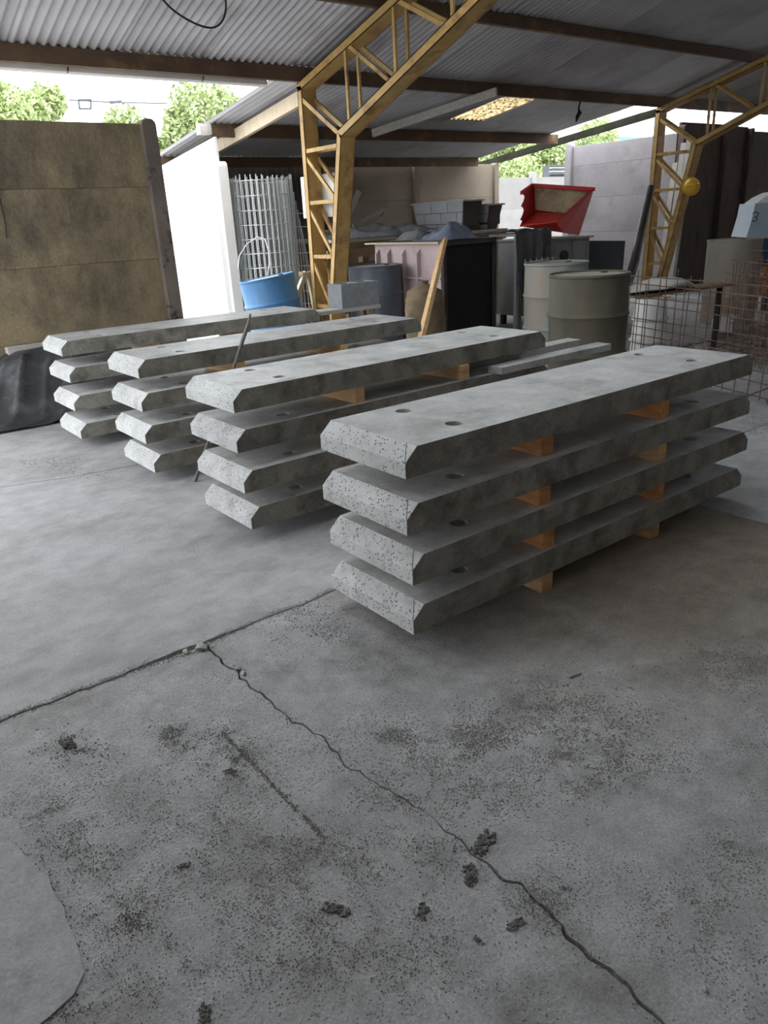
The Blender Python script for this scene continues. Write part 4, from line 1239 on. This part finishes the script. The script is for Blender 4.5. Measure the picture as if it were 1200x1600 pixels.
def rebar_panel(label, a, b, h, nh, nv, seed, leanv=(0, 0), r=.004, z0=.03):
    rb = random.Random(seed)
    a, b = Vector((*a, 0)), Vector((*b, 0))
    t = thing('rebar_mesh', label, 'rebar mesh', a.lerp(b, .5), 'rusty rebar mesh panels')
    d = (b - a).normalized()
    up = Vector((leanv[0], leanv[1], 1))
    mb1, mb2 = MB(), MB()
    for k in range(nh):
        z = z0 + .03 + (h - .08) * k / (nh - 1) + rb.uniform(-.01, .01)
        e0_, e1_ = a - d * rb.uniform(0, .22) + up * z, b + d * rb.uniform(0, .2) + up * z
        mb1.tube([e0_, e0_.lerp(e1_, .5) + Vector((rb.uniform(-.01, .01), 0, rb.uniform(-.012, .012))), e1_ + Vector((0, 0, rb.uniform(-.02, .02)))], r, 5)
    for k in range(nv):
        p = a.lerp(b, (k + rb.uniform(-.1, .1)) / (nv - 1))
        top = h + rb.uniform(-.03, .07)
        mb2.tube([p + up * z0, p + up * top + d * rb.uniform(-.02, .02)], r, 5)
        if rb.random() < .45:
            q = p + d * .035
            mb2.tube([q + up * z0, q + up * (top + rb.uniform(-.06, .03))], r, 5)
    obj('long_bars', mb1, M['rebar'], t, fix=False)
    obj('cross_bars', mb2, M['rebar'], t, fix=False)
    return t


rebar_panel('rusty rebar mesh panel standing in front, right behind the front stack', (4.95, 1.9), (5.72, 3.98), .80, 10, 19, 1, (.03, 0))
rebar_panel('rusty rebar mesh panel standing second, before the pails', (5.62, 2.05), (6.45, 3.45), .86, 9, 16, 2, (.02, 0))
rebar_panel('rusty rebar mesh panel standing third, before the brown drum', (6.35, 2.2), (7.22, 3.62), .90, 10, 16, 3, (-.03, 0))
rebar_panel('rusty rebar mesh panel standing rearmost beside the brown drum', (7.3, 2.4), (8.2, 3.9), .95, 9, 16, 4, (.02, 0))
# flat mesh and loose bars on the floor
fm = MB()
for k in range(9): fm.tube([(6.2 + k * .2, 1.7, .016), (6.9 + k * .2, 4.2, .016)], .005, 5)
for k in range(10): fm.tube([(6.1 + k * .08, 1.75 + k * .26, .026), (8.0 + k * .08, 1.70 + k * .26, .026)], .005, 5)
tag(obj('floor_mesh', fm, M['rebar'], fix=False), 'rusty rebar mesh lying flat on the floor among the standing panels', 'rebar mesh')
for i, (p, q, lab) in enumerate([((4.15, 1.72, .008), (5.3, 2.5, .008), 'bent rusty rod on the floor at the corner of the front stack'), ((4.6, 2.05, .02), (5.6, 2.25, .03), 'straight rusty rod on the floor below the front mesh panel'), ((4.75, 2.55, .006), (5.0, 2.2, .25), 'short rusty rod sticking up from the front mesh panel')]):
    p, q = Vector(p), Vector(q)
    tag(obj('rebar_rod', MB().tube([p, p.lerp(q, .5) + Vector((.02, .04, 0)), q], .006, 6), M['rebar']), lab, 'rod', 'loose rusty rods')
# concrete blocks near the brown drum
for (x, y, sx_, sy_, sz_, rz, lab) in ((7.95, 4.28, .42, .22, .14, .3, 'pale concrete block lying before the brown drum'), (8.75, 3.6, .46, .26, .16, -.3, 'grey concrete block at the far side of the mesh panels'), (6.9, 2.55, .3, .2, .10, .8, 'low broken block among the mesh panels'),
                                       (8.9, 3.0, 1.6, .12, .06, -.5, 'grey kerb piece lying beyond the mesh panels'), (6.35, 3.62, .9, .12, .05, .55, 'dark kerb piece lying flat between the mesh panels')):
    o = bevel(obj('concrete_block', MB().box(-sx_ / 2, sx_ / 2, -sy_ / 2, sy_ / 2, 0, sz_), M['concrete_post']), .012, 2)
    o.location = (x, y, .034); o.rotation_euler = (0, 0, rz)
    tag(o, lab, 'concrete block', 'blocks among the mesh panels')

# yellow safety helmet
hc = P(1080, 291, y=6.385)
hl = local(thing('safety_helmet', 'yellow safety helmet hung on the second frame', 'helmet', hc, rot=(math.radians(78), 0, math.radians(-38))))
hl.scale = (.84, .84, .84)
mb = MB()
prof = [(.125 * math.cos(a) + .0, .15 * math.sin(a)) for a in [math.pi / 2 * k / 10 for k in range(11)]]
prof[-1] = (0, .15)
obj('shell', MB().lathe([(.118, -.004)] + prof, 32), M['helmet'], hl, smooth=True)
obj('brim', MB().lathe([(.120, -.004), (.150, -.012), (.152, -.006), (.124, .006), (.120, -.004)], 32), M['helmet'], hl, smooth=True)
obj('ridge', MB().tube([(-.12, 0, .045), (-.085, 0, .112), (0, 0, .152), (.085, 0, .112), (.12, 0, .045)], .012, 8), M['helmet'], hl, smooth=True)
obj('hook', MB().tube([(0, .0, -.012), (0, .10, -.03), (0, .14, -.08)], .006, 6), M['cable'], hl)

# light blue mixer at the picture's edge
mxr = thing('cement_mixer', 'light blue and white cement mixer beyond the brown drum', 'mixer', (9.9, 4.6, 0))
D0 = 9.3
q = [P(u, v, d=D0) for u, v in ((1166, 371), (1176, 338), (1180, 318), (1250, 314), (1290, 330), (1290, 374))]
bk = CF * .45; bk.z = 0
obj('side_panel', MB().poly(q, bk), M['skyblue'], mxr)
q2 = [P(u, v, d=D0 + .10) for u, v in ((1172, 345), (1177, 330), (1183, 317), (1195, 308), (1212, 300), (1240, 296), (1262, 302), (1280, 318), (1285, 340))]
obj('hood', MB().poly(q2, bk * .8), M['white'], mxr)
q3 = [P(u, v, d=D0 + .02) for u, v in ((1180, 374), (1290, 374), (1290, 425), (1186, 425))]
obj('body', MB().poly(q3, bk * .9), M['blue_dk'], mxr)
q4 = [P(u, v, d=D0 - .06) for u, v in ((1186, 462), (1184, 440), (1194, 428), (1196, 416), (1216, 416), (1216, 462))]
obj('motor', MB().poly(q4, bk * .5), M['orange'], mxr)
for u in (1200, 1275):
    g_ = P(u, 425, d=D0 + .15)
    obj('leg', MB().bar(g_, (g_.x, g_.y, 0), .06, .06), M['blue_dk'], mxr)
    g2 = g_ + bk * .6
    obj('leg', MB().bar(g2, (g2.x, g2.y, 0), .06, .06), M['blue_dk'], mxr)
g_ = P(1205, 455, d=D0 + .05)
obj('motor_bracket', MB().bar(g_, P(1202, 420, d=D0 + .15), .05, .05), M['blue_dk'], mxr)
# the hand-painted figure on its panel
pts = [P(u, v, d=D0 - .006) for u, v in ((1176, 334), (1180, 331), (1185, 333), (1183, 338), (1179, 339.5), (1182, 340), (1182.5, 344), (1178, 346.5), (1175, 344.5))]
obj('painted_figure', MB().tube(pts, .006, 5), M['ink'], mxr)

# ================================================================== BLACK TARP BY THE STAINED WALL
ts = MB().box(.2, 2.2, 6.22, 6.55, 0, .12)
un = thing('covered_pile', 'pale boards piled against the stained wall beneath the black tarp', 'pile of boards', (1.7, 6.4, 0))
for k in range(4): obj('board', MB().box(1.42 + .02 * k, 2.1 - .02 * k, 6.36 + .02 * k, 6.54, k * .118, k * .118 + .112), M['concrete_post'], un)
obj('board', MB().box(1.30, 2.05, 6.45, 6.55, .484, .548), M['concrete_post'], un)


def sstep(a, b, x):
    t = max(0, min(1, (x - a) / (b - a)))
    return t * t * (3 - 2 * t)


def coverfn(a, b):
    x = .35 + 1.80 * a
    y = 5.99 + .53 * b + .025 * noise.noise(Vector((x * 2.5, 3, 1))) * (1 - b)
    fx = sstep(.62, 1.45, x + .25 * (y - 6.3))
    fy = sstep(6.10, 6.38, y)
    base = .50 * fx * fy if y < 6.40 else .50 * fx
    dg = x * 5.2 - y * 6.5 + .8 * noise.noise(Vector((x * 1.7, y * 1.7, 4)))
    fold = .075 * (1 - abs(math.sin(dg * 1.2))) ** 1.5 + .035 * (1 - abs(math.sin(dg * 2.9 + 1.0 + noise.noise(Vector((x * 3, y * 3, 2)))))) ** 2 + .035 * noise.noise(Vector((x * 4, y * 4, 9)))
    k = .25 + .75 * min(1, base / .2)
    top = 1 - .9 * sstep(.40, .485, base)
    return (x, y, max(.008, base + fold * k * top + .012))


o = obj('black_cover', MB().grid(coverfn, 110, 60), M['tarp'], smooth=True, fix=False)
so = o.modifiers.new('thick', 'SOLIDIFY'); so.thickness = .006; so.offset = 1
tag(o, 'folded black plastic tarp spread over the pile by the stained wall', 'tarp')
pts = [P(0, 312, y=6.60), P(4, 330, y=6.60), P(9, 352, y=6.60), P(10, 372, y=6.60)]
tag(obj('wall_wire', MB().tube([P(-8, 290, y=6.60)] + pts, .006, 6), M['cable']), 'thin dark wire hanging down the stained wall', 'wire')

# ================================================================== OUTSIDE
ff = thing('fence_far', 'pale concrete panel fence beyond the lean-to', 'fence', (16, 14, 0), kind='structure')
for k in range(4):
    x0 = 12.6 + k * 1.6
    for a, b in ((0, .7), (.7, 1.4), (1.4, 2.12 if k else 2.2)): panel(ff, x0 + .06, x0 + 1.54, 14, 14.05, a, b, M['fence'])
    round_post(ff, x0, 14.02, .16, .14, 2.25, M['fence'])
vt = thing('louvred_box', 'dark louvred box above the far fence', 'vent', (18.2, 15.2, 0))
a_, b_ = P(865, 258, y=15.0), P(890, 272, y=15.0)
obj('frame', MB().box(a_.x - .1, b_.x + .2, 15.05, 15.3, 0, a_.z), M['slate'], vt)
for k in range(5):
    z = b_.z + (a_.z - b_.z) * (k + .5) / 5
    obj('louvre', MB().box(a_.x - .12, b_.x + .22, 14.95, 15.05, z - .03, z + .03), M['roofgrey'] if k % 2 else M['slate'], vt)

bd = thing('far_building', 'pale building with a cyan fascia beyond the grey wall', 'building', (26, 22, 0))
a_, b_ = P(914, 203, y=22), P(1045, 214, y=22)
obj('wall', MB().box(a_.x, a_.x + 9, 22, 28, 0, b_.z + .9), M['farwall'], bd)
f0, f1 = P(914, 212, y=21.9), P(914, 233, y=21.9)
obj('fascia', MB().box(a_.x - .1, a_.x + 9.1, 21.85, 22, f1.z - .5, f0.z), M['cyan'], bd)
obj('fascia_joint', MB().box(a_.x + 2.0, a_.x + 2.05, 21.84, 21.85, f1.z - .5, f0.z).box(a_.x + 4.6, a_.x + 4.65, 21.84, 21.85, f1.z - .5, f0.z), M['farwall'], bd)
obj('roof', MB().box(a_.x - .3, a_.x + 9.3, 21.7, 28.2, b_.z + .9, b_.z + 1.0), M['farwall'], bd)
for k in range(2): obj('window', MB().box(a_.x + 1 + k * 3, a_.x + 2.2 + k * 3, 21.96, 22, 1, 2.0), M['glass'], bd)


def tree(label, c, rx, rz, n, seed, lf=.085):
    rt = random.Random(seed)
    t = thing('tree', label, 'tree', (c.x, c.y, 0), 'trees beyond the yard')
    obj('trunk', MB().tube([(c.x, c.y, 0), (c.x + .1, c.y, c.z * .5), (c.x, c.y + .1, c.z + rz * .3)], [.16, .12, .05], 10), M['bark'], t, smooth=True)
    mb_ = MB()
    blobs = [(c + Vector((rt.gauss(0, rx * .42), rt.gauss(0, rx * .42), rt.gauss(0, rz * .42))), rt.uniform(.35, .6) * min(rx, rz)) for _ in range(16)]
    for _ in range(n):
        bc, br = rt.choice(blobs)
        d = Vector((rt.gauss(0, 1), rt.gauss(0, 1), rt.gauss(0, 1))).normalized() * br * rt.uniform(.5, 1.05)
        p = bc + d
        u_ = Vector((rt.gauss(0, 1), rt.gauss(0, 1), rt.gauss(0, 1))).normalized()
        v_ = u_.cross(Vector((rt.gauss(0, 1), rt.gauss(0, 1), rt.gauss(0, 1)))).normalized()
        s_ = lf * rt.uniform(.6, 1.2)
        mb_.add([p - u_ * s_, p + v_ * s_ * .45, p + u_ * s_, p - v_ * s_ * .45], [(0, 1, 2, 3)])
    obj('crown', mb_, M['leaf'], t, fix=False)
    return t


tree('light green tree above the stained wall', P(5, 172, y=20), 1.2, .75, 14000, 1)
tree('light green tree rising behind the end of the lean-to roof', P(298, 200, y=20), 1.15, 1.0, 16000, 2)
tree('leafy tree beyond the far fence near the red skip', P(832, 255, y=19), 1.9, 1.3, 22000, 3)
# far cable with a small frame on it
cb = thing('overhead_line', 'thin overhead line with a small square frame hanging above the yard', 'overhead line', P(130, 160, y=26))
y = 26
for u in (75, 275):
    p = P(u, 158, y=y)
    obj('pole', MB().tube([(p.x, p.y, 0), (p.x, p.y, p.z + .2)], .03, 8), M['roofgrey'], cb)
pts = [P(u, v, y=y) for u, v in ((75, 154), (120, 157), (180, 160), (275, 162))]
obj('line', MB().tube(pts, .022, 5), M['slate'], cb)
c0, c1, c2, c3 = [P(u, v, y=y) for u, v in ((123, 156), (142, 156), (142, 170), (124, 170))]
obj('frame', MB().bar(c0, c1, .05, .05).bar(c1, c2, .05, .05).bar(c2, c3, .05, .05).bar(c3, c0, .05, .05), M['slate'], cb)
for (u0, v0, u1, v1) in ((75, 150, 88, 157), (172, 157, 190, 159)):
    obj('clamp', MB().bar(P(u0, v0 + 3, y=y), P(u1, v1, y=y), .08, .08), M['slate'], cb)
